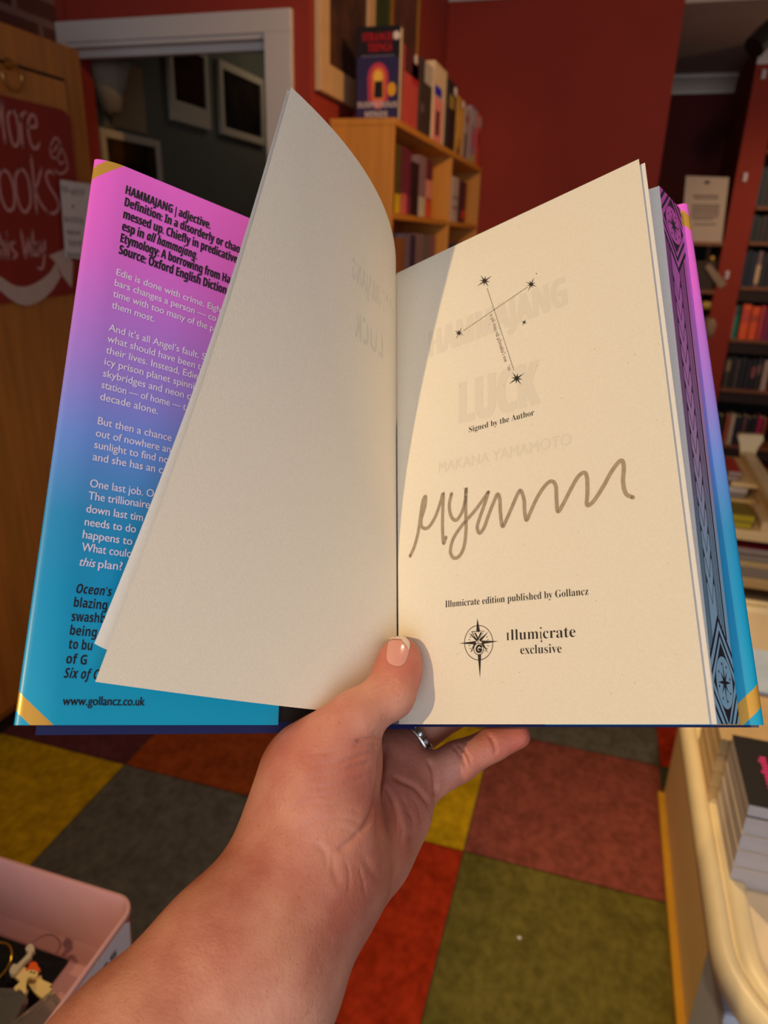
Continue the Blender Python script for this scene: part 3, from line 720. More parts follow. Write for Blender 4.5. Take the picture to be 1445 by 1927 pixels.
# ================================================================ RIGHT: cream table with books
CREAM = mat('cream_laminate', (224, 192, 138), rough=0.55, var=0.04, vscale=6, bump=0.02, bscale=60)
CREAMT = mat('cream_table_top', (216, 196, 166), rough=0.5, var=0.05, vscale=5)
YEL = mat('raw_pine_strip', (214, 160, 40), rough=0.7, var=0.10, vscale=12)
TZ = 0.62
tb = thing('display_table', 'cream display table with a rounded raised rim, along the right edge', 'table', (0.65, 1.25, 0))
def rr_outline(x0, x1, y0, y1, r, n=10):
    pts = []
    for (cx, cy, a0) in ((x0+r, y0+r, math.pi), (x1-r, y0+r, 1.5*math.pi), (x1-r, y1-r, 0), (x0+r, y1-r, .5*math.pi)):
        for k in range(n+1):
            a = a0+.5*math.pi*k/n; pts.append((cx+r*math.cos(a), cy+r*math.sin(a)))
    return pts
tx0, tx1, ty0, ty1 = 0.236, 1.05, 0.605, 1.80
R0 = 0.15
# outer bullnose: rings of the rounded-rectangle outline
rings = []
prof = [(0.02, -0.036), (0.006, -0.034), (0.0, -0.024), (-0.002, -0.010), (0.0, 0.002), (0.006, 0.010), (0.014, 0.012), (0.022, 0.010), (0.0235, 0.004), (0.026, 0.004), (0.0275, 0.0095), (0.045, 0.0095), (0.052, 0.009), (0.0535, 0.0)]
V, F_ = [], []
for (ins, dz) in prof:
    o = rr_outline(tx0+ins, tx1-ins, ty0+ins, ty1-ins, max(0.02, R0-ins)); V += [(x, y, TZ+dz) for x, y in o]
N = len(o)
for i in range(len(prof)-1):
    for k in range(N): F_.append([i*N+k, i*N+(k+1) % N, (i+1)*N+(k+1) % N, (i+1)*N+k])
F_.append(list(range(N))[::-1])
mesh('rim', V, F_, mat('cream_rim', (222, 202, 160), rough=0.4, var=0.03), tb, smooth=True)
o = rr_outline(tx0+.05, tx1-.05, ty0+.05, ty1-.05, R0-.05)
V = [(x, y, TZ) for x, y in o]+[(x, y, TZ-.02) for x, y in o]; N = len(o)
mesh('top', V, [list(range(N)), list(range(N, 2*N))[::-1]]+[[k, k+N, (k+1) % N+N, (k+1) % N] for k in range(N)], CREAMT, tb)
box('side_panel', 0.335, 0.355, 0.95, 1.765, 0.0, TZ-.035, CREAM, tb, bevel=0.002)
box('side_panel', 0.93, 0.95, 0.95, 1.765, 0.0, TZ-.035, CREAM, tb, bevel=0.002)
box('end_panel', 0.355, 0.93, 1.745, 1.765, 0.0, TZ-.035, CREAM, tb)
box('end_panel', 0.355, 0.93, 1.10, 1.12, 0.0, TZ-.035, CREAM, tb)
box('floor_strip', 0.318, 0.335, 0.95, 1.76, 0.0, 0.018, YEL, tb, bevel=0.002)
PBLUE = mat('pale_blue_plastic', (176, 188, 210), rough=0.4)
sb = thing('storage_box', 'pale blue plastic box under the near end of the cream table', 'box', (0.52, 0.865, 0))
box('box_body', 0.288, 0.75, 0.79, 0.94, 0.0, 0.44, PBLUE, sb, bevel=0.012, seg=3)
box('lid', 0.283, 0.755, 0.785, 0.945, 0.44, 0.462, PBLUE, sb, bevel=0.006)

# stacks of paperbacks on the table
PWHITE = mat('white_page_block', (196, 186, 182), rough=0.9, var=0.06, vscale=8, stretch=(1, 1, 60))
PCREAM = mat('cream_page_block', (206, 176, 128), rough=0.9, var=0.05, vscale=8, stretch=(1, 1, 60))
sx, sy = 0.268, 0.858
ang = 0.0
def flatbook(label, x0, x1, y0, y1, z0, z1, rgb, group, pages=PWHITE, spine='x'):
    t = thing('book', label, 'book', ((x0+x1)/2, (y0+y1)/2, z0), group)
    th = 0.0016
    v = [box_vf(x0, x1, y0, y1, z0, z0+th, 0.0004), box_vf(x0, x1, y0, y1, z1-th, z1, 0.0004)]
    v.append(box_vf(x1-th, x1, y0, y1, z0, z1) if spine == 'x' else box_vf(x0, x1, y1-th, y1, z0, z1))
    c = mesh('cover', *join(*v), cmat(rgb), t)
    box('pages', x0+.0008, x1-th, y0+.001, y1-.001, z0+th, z1-th, pages, t)
    return t, c
zb = TZ
hs = [0.033, 0.03, 0.028, 0.03, 0.022]
labs = ['lowest white-paged book of the near stack on the cream table', 'white-paged book second from the bottom of the near stack on the cream table', 'middle white-paged book of the near stack on the cream table',
        'white-paged book just under the black one in the near stack on the cream table', 'black book with pink and white lettering, topmost of the near stack on the cream table']
for k, h in enumerate(hs):
    t, c = flatbook(labs[k], sx, sx+0.20, sy, sy+0.150, zb, zb+h-.0005, (20, 17, 18) if k == 4 else (206, 190, 168), 'near stack of books on the cream table')
    zb += h
PINK = mat('hot_pink_print', (214, 50, 120), rough=0.5); WPR = mat('white_print', (214, 200, 176), rough=0.5)
def blob_line(x, y0, y1, w, n, mt, z, sd):
    r = random.Random(sd); out = []; y = y1
    st = (y1-y0)/n
    for k in range(n):      # lettering too blurred to read in the photograph
        h = r.choice([.62, .66, 1.0, .64, .7]); d = r.choice([0, 0, 0, -.3])
        out.append((np.array([(x+w*d, y, z), (x+w*h, y, z), (x+w*h, y-st*.72, z), (x+w*d*.5, y-st*.72, z)]), [[0, 3, 2, 1]])); y -= st
    mesh('lettering', *join(*out), mt, c)
blob_line(sx+0.030, sy+0.036, sy+0.108, 0.013, 9, PINK, zb-.0002, 4)
blob_line(sx+0.052, sy+0.040, sy+0.108, 0.013, 8, WPR, zb-.0002, 9)
# cream-paged stack just behind, with its long page edges to the aisle
zb2 = TZ
for k, h in enumerate([0.034, 0.03, 0.034, 0.028]):
    flatbook('cream-paged book, %s from the bottom of the middle stack on the cream table' % ORD[k], sx-.012, sx+.19, sy+0.158, sy+0.30, zb2, zb2+h-.0005, (196, 164, 118), 'middle stack of books on the cream table', PCREAM)
    zb2 += h
zb3 = TZ
for k, h in enumerate([0.036, 0.034, 0.036]):
    flatbook('pale book, %s from the bottom of the far stack on the cream table' % ORD[k], sx+.004, sx+.21, sy+0.31, sy+0.46, zb3, zb3+h-.0005, (190, 200, 216), 'far stack of books on the cream table', PCREAM)
    zb3 += h
flatbook('pale blue book lying on top of the far stack on the cream table', sx+.02, sx+.215, sy+0.305, sy+0.452, zb3, zb3+.026, (176, 192, 214), 'far stack of books on the cream table', PWHITE)

# ================================================================ cream display stand beyond the table
gs = thing('display_stand', 'cream stepped display stand with a top rail, just right of the open book', 'display stand', (0.6, 2.5, 0))
GX0, GX1, GY0, GY1 = 0.425, 0.78, 2.20, 2.80
lv = [0.03, 0.23, 0.386, 0.513, 0.666]
for z in lv: box('shelf', GX0+(0.0 if z > .6 else .0), GX1, GY0, GY1, z-0.032, z, CREAM, gs, bevel=0.003)
box('plinth', GX0+.02, GX1-.02, GY0+.02, GY1-.02, 0, 0.004, CREAM, gs)
box('side_panel', 0.553, 0.578, GY0+.0, GY1, 0.69, 0.755, CREAM, gs, bevel=0.004)
box('top_rail', 0.543, 0.588, GY0, GY1-.02, 0.735, 0.765, mat('cream_rim', (222, 202, 160)), gs, bevel=0.011, seg=3)
pz = 0.825
poly = [(0.538, 0.765), (0.528, 0.80), (0.52, 0.815), (0.525, pz), (0.60, pz+.004), (0.606, 0.812), (0.592, 0.78), (0.588, 0.735), (0.545, 0.735)]
V, F_ = extrude_vf([np.array([x, GY1-.03, z]) for x, z in poly], [0, 0.03, 0]); mesh('end_post', V, F_, mat('cream_rim', (222, 202, 160)), gs)
for z in (0.682, 0.738): box('ledge', 0.47, 0.556, 2.45, GY1-.02, z-0.015, z, CREAM, gs, bevel=0.003)
box('back_panel', GX0+.03, GX1-.03, GY1-.015, GY1, 0.03, 0.666, CREAM, gs)
for z0_, z1_ in zip(lv, lv[1:]): box('divider', 0.70, 0.715, GY0+.10, GY1-.02, z0_, z1_-.032, CREAM, gs)
def stack(z, specs, x0, x1, y0=GY0+.008, d=.2, where=''):
    for k, (h, rgb, pg, nm, xo) in enumerate(specs):
        flatbook('%s, %s from the bottom %s' % (nm, ORD[k], where), x0+xo, x1+xo, y0, y0+d, z, z+h-.0006, rgb, 'books lying on the display stand', pg, 'y')
        z += h
PG2 = mat('grey_page_block', (150, 138, 130), rough=0.9, var=0.1, vscale=8, stretch=(1, 1, 60))
PYEL = mat('yellow_page_block', (170, 150, 20), rough=0.9, var=0.1, vscale=8, stretch=(1, 1, 60))
stack(.738, [(.018, (120, 26, 22), PG2, 'dark red book', .0), (.016, (170, 34, 24), PG2, 'bright red book', .004)], .452, .492, 2.46, .18, 'on the top ledge of the display stand')
stack(.682, [(.018, (60, 70, 100), PG2, 'blue-grey book', 0), (.02, (190, 176, 160), PWHITE, 'pale book', .004)], .455, .522, 2.46, .18, 'on the lower ledge of the display stand')
stack(.666, [(.022, (60, 52, 20), PYEL, 'yellow-edged book', 0), (.022, (120, 104, 14), PYEL, 'mustard yellow book', .003)], .432, .505, GY0+.012, .12, 'on the stand\'s top shelf, left side')
stack(.666, [(.03, (206, 180, 140), PCREAM, 'cream book', 0)], .528, .70, GY0+.01, .18, 'on the stand\'s top shelf, right side')
stack(.513, [(.036, (150, 146, 96), PG2, 'green-cream book', 0), (.02, (196, 176, 130), PCREAM, 'cream card-backed book', .01), (.02, (30, 28, 40), PG2, 'navy book', .0), (.022, (120, 20, 44), PG2, 'crimson book', .012)], .44, .64, GY0+.004, .2, 'on the second shelf of the display stand')
stack(.386, [(.018, (50, 44, 48), PG2, 'dark grey book', 0), (.016, (70, 66, 66), PG2, 'grey book', .01), (.018, (30, 26, 30), PG2, 'black book', .002), (.014, (110, 98, 84), PG2, 'taupe book', .008)], .45, .65, GY0+.004, .2, 'on the third shelf of the display stand')
stack(.23, [(.02, (150, 118, 84), PCREAM, 'tan book', 0), (.02, (120, 90, 62), PCREAM, 'brown-edged book', .012), (.018, (160, 130, 92), PCREAM, 'straw-coloured book', .004), (.02, (130, 100, 70), PCREAM, 'buff book', .014)], .46, .66, GY0+.004, .2, 'on the fourth shelf of the display stand')
stack(.03, [(.03, (60, 40, 36), PG2, 'dark brown book', 0), (.03, (40, 30, 30), PG2, 'black-brown book', .01)], .47, .67, GY0+.02, .2, 'on the bottom shelf of the display stand')

# ================================================================ BOTTOM LEFT: counter, pink bin, badges
CNT = mat('counter_laminate', (190, 170, 150), rough=0.5, var=0.04)
ct = thing('counter', 'small counter at the bottom left carrying the pink bin', 'counter', (-0.75, 0.27, 0))
box('counter_top', -1.12, -0.391, 0.06, 0.457, 0.68, 0.708, CNT, ct, bevel=0.004)
box('cupboard', -1.10, -0.41, 0.09, 0.44, 0.0, 0.68, WOOD, ct, bevel=0.003)
PINKP = mat('pink_plastic', (206, 150, 146), rough=0.32, var=0.02, spec=0.5, sss=0.0)
bn = thing('plastic_bin', 'pink plastic bin with a handwritten white label at the bottom left', 'bin', (-0.56, 0.36, 0.708))
ox0, ox1, oy0, oy1 = -0.735, -0.386, 0.262, 0.456
prof = [(0.018, 0.0), (0.006, 0.0), (0.004, 0.006), (0.001, 0.085), (-0.001, 0.089), (0.0, 0.092), (0.003, 0.0925), (0.0045, 0.090), (0.008, 0.008), (0.014, 0.004), (0.03, 0.004)]
V, F_ = [], []
for ins, dz in prof:
    o = rr_outline(ox0+ins, ox1-ins, oy0+ins, oy1-ins, max(.008, .022-ins), 6); V += [(x, y, .708+dz) for x, y in o]
N = len(o)
for i in range(len(prof)-1):
    for k in range(N): F_.append([i*N+k, i*N+(k+1) % N, (i+1)*N+(k+1) % N, (i+1)*N+k])
F_.append(list(range(N))[::-1]); F_.append([(len(prof)-1)*N+k for k in range(N)])
body = mesh('bin_body', V, F_, PINKP, bn, smooth=True)
md = body.modifiers.new('edge', 'EDGE_SPLIT'); md.split_angle = math.radians(50)
LX = ox1+0.0008
lab = [np.array([LX, y, z]) for y, z in ((0.432, .742), (0.437, .791), (0.431, .7955), (0.285, .7955), (0.28, .738))]
V, F_ = extrude_vf(lab, [0.0006, 0, 0])
lb = mesh('label', V, F_, mat('white_label', (196, 190, 196), rough=0.5), body)
bs = []
def LP(t, b): return np.array([LX+.0008, 0.346+t*0.068, .7745+b*0.0125])
let = [
 [(.00, 0), (.0, 1)], [(0, 1), (.10, .95), (.12, .72), (.01, .55), (.13, .42), (.13, .1), (.0, 0)],
 [(.28, .5), (.19, .5), (.18, .08), (.27, .1), (.29, .5), (.31, 0)],
 [(.46, .5), (.37, .48), (.36, .08), (.45, .1)], [(.47, 1), (.47, 0)],
 [(.62, .5), (.53, .5), (.53, .12), (.62, .14)], [(.63, .5), (.63, -.25), (.54, -.3)],
 [(.69, .28), (.78, .30), (.76, .5), (.70, .45), (.69, .1), (.79, .06)],
 [(.97, .5), (.86, .5), (.87, .3), (.97, .22), (.95, .0), (.85, .04)]]
for s in let: bs.append(stroke_vf(spline([LP(a, b) for a, b in s], 5), (1, 0, 0), .0019))
mesh('handwriting', *join(*bs), INK, lb)

ZF = .713
# dark pile of bagged badges that fills the bin
random.seed(11)
BLKV = mat('black_backing_card', (9, 8, 8), rough=0.7, var=0.3, vscale=60, spec=0.2)
pv = []
for k in range(26):
    x, y = random.uniform(-.70, -.455), random.uniform(.285, .425)
    if x > -.50 and y > .385: continue
    if random.random() < .5: v, f = lathe_vf([(0, 0), (.013, 0), (.014, .004), (.012, .007), (0, .008)], np.array([x, y, ZF+random.uniform(0, .008)]), 14)
    else:
        v, f = box_vf(x-.02, x+.02, y-.014, y+.014, ZF+.001, ZF+random.uniform(.008, .018), .002); v = rotz(v, random.uniform(0, 3), (x, y, 0))
    pv.append((v, f))
# a ragged bed under the badges
n = 20; gx = np.linspace(-.722, -.462, n); gy = np.linspace(.275, .428, n); bv = []; 
for i in range(n):
    for j in range(n):
        e = min(i, n-1-i, j, n-1-j)/3.0
        bv.append((gx[i], gy[j], ZF+.002+min(1, e)*(.006+.006*abs(math.sin(i*1.7+j*.6)*math.cos(j*1.3-i*.4)))))
bf = [[i*n+j, (i+1)*n+j, (i+1)*n+j+1, i*n+j+1] for i in range(n-1) for j in range(n-1)]
pile = mesh('badge_pile', *join((np.array(bv), bf), *pv), BLKV)
tag(pile, 'dark jumble of backing cards and small badges lying in the pink bin', 'badges', kind='stuff')
ENAM = mat('cream_enamel', (238, 208, 134), rough=0.35, coat=0.5)
ENAM2 = mat('pale_grey_enamel', (196, 180, 150), rough=0.4)
ORNG = mat('orange_enamel', (232, 92, 30), rough=0.35, coat=0.5)
def bpt(u, v, z): return on(2, z, u, v)
def flat_badge(parent, name, px, z, th, mt, base=None):
    top = spline([bpt(u, v, z) for u, v in px], 5, True)
    V, F_ = extrude_vf([p-np.array([0, 0, th]) for p in top], [0, 0, th])
    return mesh(name, V, F_, mt, parent)
k8 = 1445/180.0
def zb_(l): return [(a/k8, 1740+b/k8) for a, b in l]
ZB = ZF+.022
g1 = thing('ghost_badge', 'cream ghost-shaped badge lying on its side, nearest the label side of the pink bin', 'badge', tuple(bpt(78, 1860, ZB-.004)), 'ghost badges in the bin')
flat_badge(g1, 'ghost_body', zb_([(450, 800), (550, 790), (620, 770), (640, 830), (780, 900), (770, 950), (825, 1030), (800, 1085), (720, 1090), (725, 1140), (690, 1145), (600, 1080), (500, 1000), (480, 970), (430, 900), (415, 850)]), ZB, .004, ENAM)
eyes = [lathe_vf([(0, 0), (.0013, 0), (.001, .0005), (0, .0005)], bpt(a/k8, 1740+b/k8, ZB), 10) for a, b in ((768, 935), (785, 1003), (768, 1048))]
mesh('face_marks', *join(*eyes), INK, g1)
g2 = thing('ghost_badge', 'cream ghost-shaped badge with an orange hat in the pink bin', 'badge', tuple(bpt(50, 1840, ZB+.004)), 'ghost badges in the bin')
flat_badge(g2, 'ghost_body', zb_([(410, 690), (480, 665), (560, 670), (570, 720), (545, 790), (440, 790), (400, 850), (390, 940), (400, 1000), (370, 1040), (330, 990), (290, 970), (240, 990), (215, 950), (300, 860), (270, 820), (220, 760), (300, 660), (350, 635), (390, 660)]), ZB+.008, .004, ENAM)
mesh('face_marks', *join(*[lathe_vf([(0, 0), (.0012, 0), (.001, .0005), (0, .0005)], bpt(a/k8, 1740+b/k8, ZB+.008), 10) for a, b in ((470, 715), (517, 730))]), INK, g2)
flat_badge(g2, 'hat', zb_([(385, 650), (430, 645), (445, 590), (490, 560), (550, 575), (580, 640), (605, 660), (600, 690), (570, 690), (500, 668), (430, 670), (405, 690)]), ZB+.0095, .003, ORNG)
bnv = thing('bone_badge', 'pale grey bone-shaped badge above the hatted ghost in the pink bin', 'badge', tuple(bpt(38, 1805, ZB+.004)))
flat_badge(bnv, 'bone', zb_([(385, 360), (440, 295), (490, 300), (520, 380), (480, 420), (465, 480), (380, 560), (290, 660), (230, 740), (180, 745), (145, 715), (165, 640), (210, 590), (250, 600), (340, 520), (415, 435), (425, 400)]), ZB+.013, .005, ENAM2)
hp = thing('hoop', 'thin gold hoop on the left in the pink bin', 'hoop', tuple(bpt(-10, 1810, ZB+.006)))
cpt = bpt(-14, 1812, ZB+.014); ex = bpt(23, 1800, ZB+.014)
rad = np.linalg.norm((ex-cpt)[:2])
mesh('ring', *tube_vf([cpt+np.array([rad*math.cos(a), rad*math.sin(a), .006*math.sin(a)]) for a in np.linspace(0, 2*math.pi, 37)[:-1]], .0009, 8, True), mat('polished_gold', (226, 180, 40), rough=0.2, metal=1.0), hp, smooth=True)
CLEAR = mat('clear_plastic', (226, 222, 214), rough=0.15, trans=0.92, spec=0.6)
for lb_, c, ang, sz in (('clear plastic badge case at the bottom left corner of the pink bin', (4, 1906), .3, (.017, .019)), ('clear plastic badge case beside the label edge of the pink bin', (72, 1922), -.35, (.013, .022))):
    p = bpt(c[0], c[1], ZB)
    cc = thing('plastic_case', lb_, 'plastic case', (p[0], p[1], ZF+.006), 'clear cases in the bin')
    v, f = box_vf(p[0]-sz[0], p[0]+sz[0], p[1]-sz[1], p[1]+sz[1], ZF+.010, ZF+.024, .005, 3); mesh('case_body', rotz(v, ang, p), f, CLEAR, cc)
    v, f = box_vf(p[0]-sz[0]-.001, p[0]+sz[0]+.001, p[1]-sz[1]-.001, p[1]+sz[1]+.001, ZF+.0245, ZF+.029, .002, 2); mesh('lid', rotz(v, ang, p), f, CLEAR, cc)

# lint on the carpet
sp_ = on(2, 0.0, 976, 1767)
rs = random.Random(2); V = []
for i in range(5):
    for k in range(8):
        a = 2*math.pi*k/8; r = .0042*math.sin(math.pi*(i+.5)/5)*rs.uniform(.7, 1.2)
        V.append((sp_[0]+r*math.cos(a)*1.3, sp_[1]+r*math.sin(a), .0005+.0075*(i+.5)/5))
F_ = [[i*8+k, i*8+(k+1) % 8, (i+1)*8+(k+1) % 8, (i+1)*8+k] for i in range(4) for k in range(8)]+[list(range(8))[::-1], list(range(32, 40))]
tag(mesh('paper_scrap', V, F_, PAPER), 'tiny white paper scrap on the olive carpet tile', 'scrap')

# ================================================================ THE OPEN BOOK
HB = 0.240     # jacket height
HP = 0.234     # page height
ocen = bk(0.0, 0.34, 0.0)
bookt = thing('open_book', 'open hardback with pink to blue jacket and a signed cream page, held by the hand', 'book', tuple(ocen))
def off2(p, n, d): return (p[0]+n[0]*d, p[1]+n[1]*d)
dL, nL = np.array([.824, .566]), np.array([.566, -.824])
F0 = np.array([-.1268, .2550]); HL = np.array([-.0135, .3328])
dR, nR = np.array([-.862, .508]), np.array([-.508, -.862])
F1 = np.array([.1453, .2840]); HR = np.array([.0145, .3612])
LEAN = .0052      # the page block leans over towards the top right
def lean(x, s): return LEAN*s/HP*min(1, max(0, (x-.0067)/.118))
def prism(name, poly, s0, s1, mt, parent, smooth=False, ln=False):
    g = (lambda x, s: lean(x, s)) if ln else (lambda x, s: 0)
    V = [bk(x+g(x, s0), w, s0) for x, w in poly]+[bk(x+g(x, s1), w, s1) for x, w in poly]; n = len(poly)
    F_ = [list(range(n)), list(range(n, 2*n))[::-1]]+[[i, i+n, (i+1) % n+n, (i+1) % n] for i in range(n)]
    return mesh(name, V, F_, mt, parent, smooth=smooth)
NAVYB = mat('navy_cloth_board', (20, 34, 92), rough=0.5, var=0.06, vscale=80)
BLACKE = mat('black_endpaper', (26, 18, 20), rough=0.7)
BT = 0.0028
def board(a, b, n):
    return [tuple(a-n*.0006), tuple(b-n*.0006), tuple(b-n*(BT+.0006)), tuple(a-n*(BT+.0006))]
fbp = F0+dL*.0075
prism('front_board', board(fbp, HL, nL), -.0036, .2372, NAVYB, bookt)
prism('back_board', board(F1+dR*.0022, HR, nR), -.0012, .2372, NAVYB, bookt)
prism('spine_board', [tuple(HL-nL*.0010), tuple(HR-nR*.0010), tuple(HR-nR*.0036+np.array([-.002, .003])), tuple(HL-nL*.0036+np.array([-.002, .003]))], -.0022, .2372, NAVYB, bookt)
prism('endpaper', [tuple(fbp+dL*.004-nL*.0003), tuple(HL+dL*.004-nL*.0003), tuple(HL+dL*.004-nL*.0006), tuple(fbp+dL*.004-nL*.0006)], .001, .232, BLACKE, bookt)

# dust jacket: one folded strip around both boards
def path():
    pts = []
    # front flap, from its inner edge out to the fold
    I = np.array([-.0446, .3115])
    Lf = np.linalg.norm(I-F0)
    N = 14
    for k in range(N+1):
        dist = Lf*(1-k/N)
        if dist < .013: break
        pts.append(tuple(F0+dL*dist+nL*.0006))
    for dist in (.013, .0115, .010, .0085, .007, .0055, .004, .0026, .0014):
        e = (.013-dist)/.013; pts.append(tuple(F0+dL*dist+nL*(.0006-.0031*e*e)))
    pts.append(tuple(F0+dL*.0006-nL*.0026)); pts.append(tuple(F0+dL*.0003-nL*.0031)); foldA = len(pts)-1
    pts.append(tuple(F0+dL*.0006-nL*.0037)); pts.append(tuple(F0+dL*.0018-nL*.0041))
    pts.append(tuple(F0+dL*.006-nL*.0042)); pts.append(tuple(F0+dL*.05-nL*.0042)); pts.append(tuple(HL-nL*.0042))
    pts.append(tuple(HL-nL*.0044+np.array([-.002, .0045]))); pts.append(tuple((HL+HR)/2+np.array([-.006, .006]))); pts.append(tuple(HR-nR*.0044+np.array([-.001, .0045])))
    pts.append(tuple(HR-nR*.0042)); pts.append(tuple(F1+dR*.05-nR*.0042)); pts.append(tuple(F1+dR*.006-nR*.0042))
    pts.append(tuple(F1+dR*.0018-nR*.0037)); pts.append(tuple(F1+dR*.0006-nR*.0030)); pts.append(tuple(F1+dR*.0003-nR*.0021)); foldB = len(pts)-1
    pts.append(tuple(F1+dR*.0008-nR*.0014))
    for dist in (.0018, .003, .0045, .006, .0075, .009):
        e = (.009-dist)/.009; pts.append(tuple(F1+dR*dist+nR*(.0006-.0016*e*e)))
    for k in range(1, 8): pts.append(tuple(F1+dR*(.009+.011*k)+nR*.0006))
    return pts, foldA, foldB
JP, fa, fb_ = path()
arc = [0.0]
for a, b in zip(JP, JP[1:]): arc.append(arc[-1]+math.dist(a, b))
rows = 12
V, uvs, F_ = [], [], []
for j in range(rows+1):
    s = -.0003+HB*j/rows
    for i, (x, w) in enumerate(JP):
        V.append(bk(x, w, s)); uvs.append((abs(arc[i]-arc[fa]) if i <= (fa+fb_)//2 else 1+abs(arc[i]-arc[fb_]), s))
n = len(JP)
for j in range(rows):
    for i in range(n-1): F_.append([j*n+i, j*n+i+1, (j+1)*n+i+1, (j+1)*n+i])
jm = bpy.data.materials.new('jacket_print'); jm.use_nodes = True
nt = jm.node_tree; b = nt.nodes['Principled BSDF']; b.inputs['Roughness'].default_value = 0.36; b.inputs['Specular IOR Level'].default_value = 0.5; b.inputs['Coat Weight'].default_value = 0.25; b.inputs['Coat Roughness'].default_value = 0.25
uvn = nt.nodes.new('ShaderNodeUVMap'); uvn.uv_map = 'UVMap'; sp_ = nt.nodes.new('ShaderNodeSeparateXYZ'); nt.links.new(uvn.outputs[0], sp_.inputs[0])
cr = nt.nodes.new('ShaderNodeValToRGB'); dv = nt.nodes.new('ShaderNodeMath'); dv.operation = 'DIVIDE'; dv.inputs[1].default_value = HB
nt.links.new(sp_.outputs['Y'], dv.inputs[0]); nt.links.new(dv.outputs[0], cr.inputs['Fac'])
stops = [(0.0, (0, 172, 216)), (.20, (0, 158, 212)), (.32, (40, 150, 208)), (.46, (110, 150, 236)), (.58, (162, 136, 232)), (.70, (200, 124, 232)), (.82, (234, 112, 228)), (1.0, (252, 110, 232))]
els = cr.color_ramp.elements
els[0].position, els[0].color = stops[0][0], lin(stops[0][1]); els[1].position, els[1].color = stops[-1][0], lin(stops[-1][1])
for p_, c_ in stops[1:-1]: e = els.new(p_); e.color = lin(c_)
# gold foil corners
def mth(op, a, b_=None):
    q = nt.nodes.new('ShaderNodeMath'); q.operation = op
    for i, s in enumerate((a, b_)):
        if s is None: continue
        if isinstance(s, (int, float)): q.inputs[i].default_value = s
        else: nt.links.new(s, q.inputs[i])
    return q.outputs[0]
X_, Y_ = sp_.outputs['X'], sp_.outputs['Y']
send = mth('MINIMUM', Y_, mth('SUBTRACT', HB-.0006, Y_))
isb = mth('GREATER_THAN', X_, .5)
su = mth('ADD', mth('DIVIDE', mth('SUBTRACT', X_, isb), .0062), mth('DIVIDE', send, .0055))
mask = mth('MULTIPLY', mth('GREATER_THAN', su, mth('ADD', mth('MULTIPLY', isb, .35), 0.85)), mth('LESS_THAN', su, mth('ADD', mth('MULTIPLY', isb, .75), 2.05)))
mx = nt.nodes.new('ShaderNodeMix'); mx.data_type = 'RGBA'
nt.links.new(mask, mx.inputs['Factor']); nt.links.new(cr.outputs['Color'], mx.inputs[6]); mx.inputs[7].default_value = lin((246, 190, 84))
nt.links.new(mx.outputs[2], b.inputs['Base Color']); nt.links.new(mth('MULTIPLY', mask, 0.45), b.inputs['Metallic'])
rg = nt.nodes.new('ShaderNodeMix'); nt.links.new(mask, rg.inputs['Factor']); rg.inputs[2].default_value = 0.42; rg.inputs[3].default_value = 0.28
nt.links.new(rg.outputs[0], b.inputs['Roughness'])
jacket = mesh('dust_jacket', V, F_, jm, bookt, smooth=True, uv=uvs)

# pages ----------------------------------------------------------------
CREAMP = mat('cream_book_paper', (236, 225, 204), rough=0.95, var=0.025, vscale=900, bump=0.12, bscale=1800, spec=0.1)
for q in ('cream_book_paper',):
    pass
WHITEP = mat('white_book_paper', (236, 230, 222), rough=0.95, var=0.02, vscale=600, bump=0.08, bscale=1500, spec=0.1)
G = np.array([.0067, .3335])
def bez(p0, p1, p2, t): return (1-t)**2*np.array(p0)+2*t*(1-t)*np.array(p1)+t*t*np.array(p2)
blockF, blockB = np.array([.1198, .2672]), np.array([.1350, .2822])
front = [tuple(bez(G, (.030, .3178), blockF, t)) for t in np.linspace(0, 1, 13)]
back = [tuple(p) for p in (blockB, (.075, .3180), (.024, .3505), (.0125, .3545), (.0035, .3465))]
block = prism('page_block', front+back, 0.0, HP, WHITEP, bookt, ln=True)

def curve_leaf(name, cb, ct, mt, th=.00016, n=24, m=14, bulge=0.0):
    """leaf spanned between a bottom curve and a top curve given in the book frame"""
    V, F_ = [], []
    for sgn in (0, 1):
        for j in range(m+1):
            q = j/m
            for i in range(n+1):
                t = i/n; P = (1-q)*cb(t)+q*ct(t)
                P = P+np.array([bulge*math.sin(math.pi*q)*t*t, 0, 0])
                V.append(bk(P[0], P[1]+sgn*th, P[2]))
    N = (n+1)*(m+1)
    for j in range(m):
        for i in range(n):
            a = j*(n+1)+i; F_.append([a, a+1, a+n+2, a+n+1]); F_.append([N+a, N+a+n+1, N+a+n+2, N+a+1])
    edge = [i for i in range(n+1)]+[j*(n+1)+n for j in range(1, m+1)]+[m*(n+1)+i for i in range(n-1, -1, -1)]+[j*(n+1) for j in range(m-1, 0, -1)]
    for a, c in zip(edge, edge[1:]+edge[:1]): F_.append([a, a+N, c+N, c])
    o = mesh(name, V, F_, mt, bookt, smooth=True)
    md = o.modifiers.new('edge', 'EDGE_SPLIT'); md.split_angle = math.radians(40)
    return o
def at_ray(u, v, t): return np.array(bookray(u, v))*t
B1, T1 = at_ray(179, 1283, .2560), at_ray(548, 164, .2700)
B2, T2 = at_ray(156, 1263, .2640), at_ray(541, 168, .2755)
def q3(p0, p1, p2): return lambda t: bez(p0, p1, p2, t)
S0, S1 = np.array([.0058, .3320, .0035]), np.array([.0062, .3325, HP])
leafL2 = curve_leaf('left_leaf', q3(S0+[0, .0007, 0], np.array([-.030, .3130, .004]), B2), q3(S1+[0, .0007, 0], np.array([.0035, .2760, HP]), T2), WHITEP, bulge=.0044)
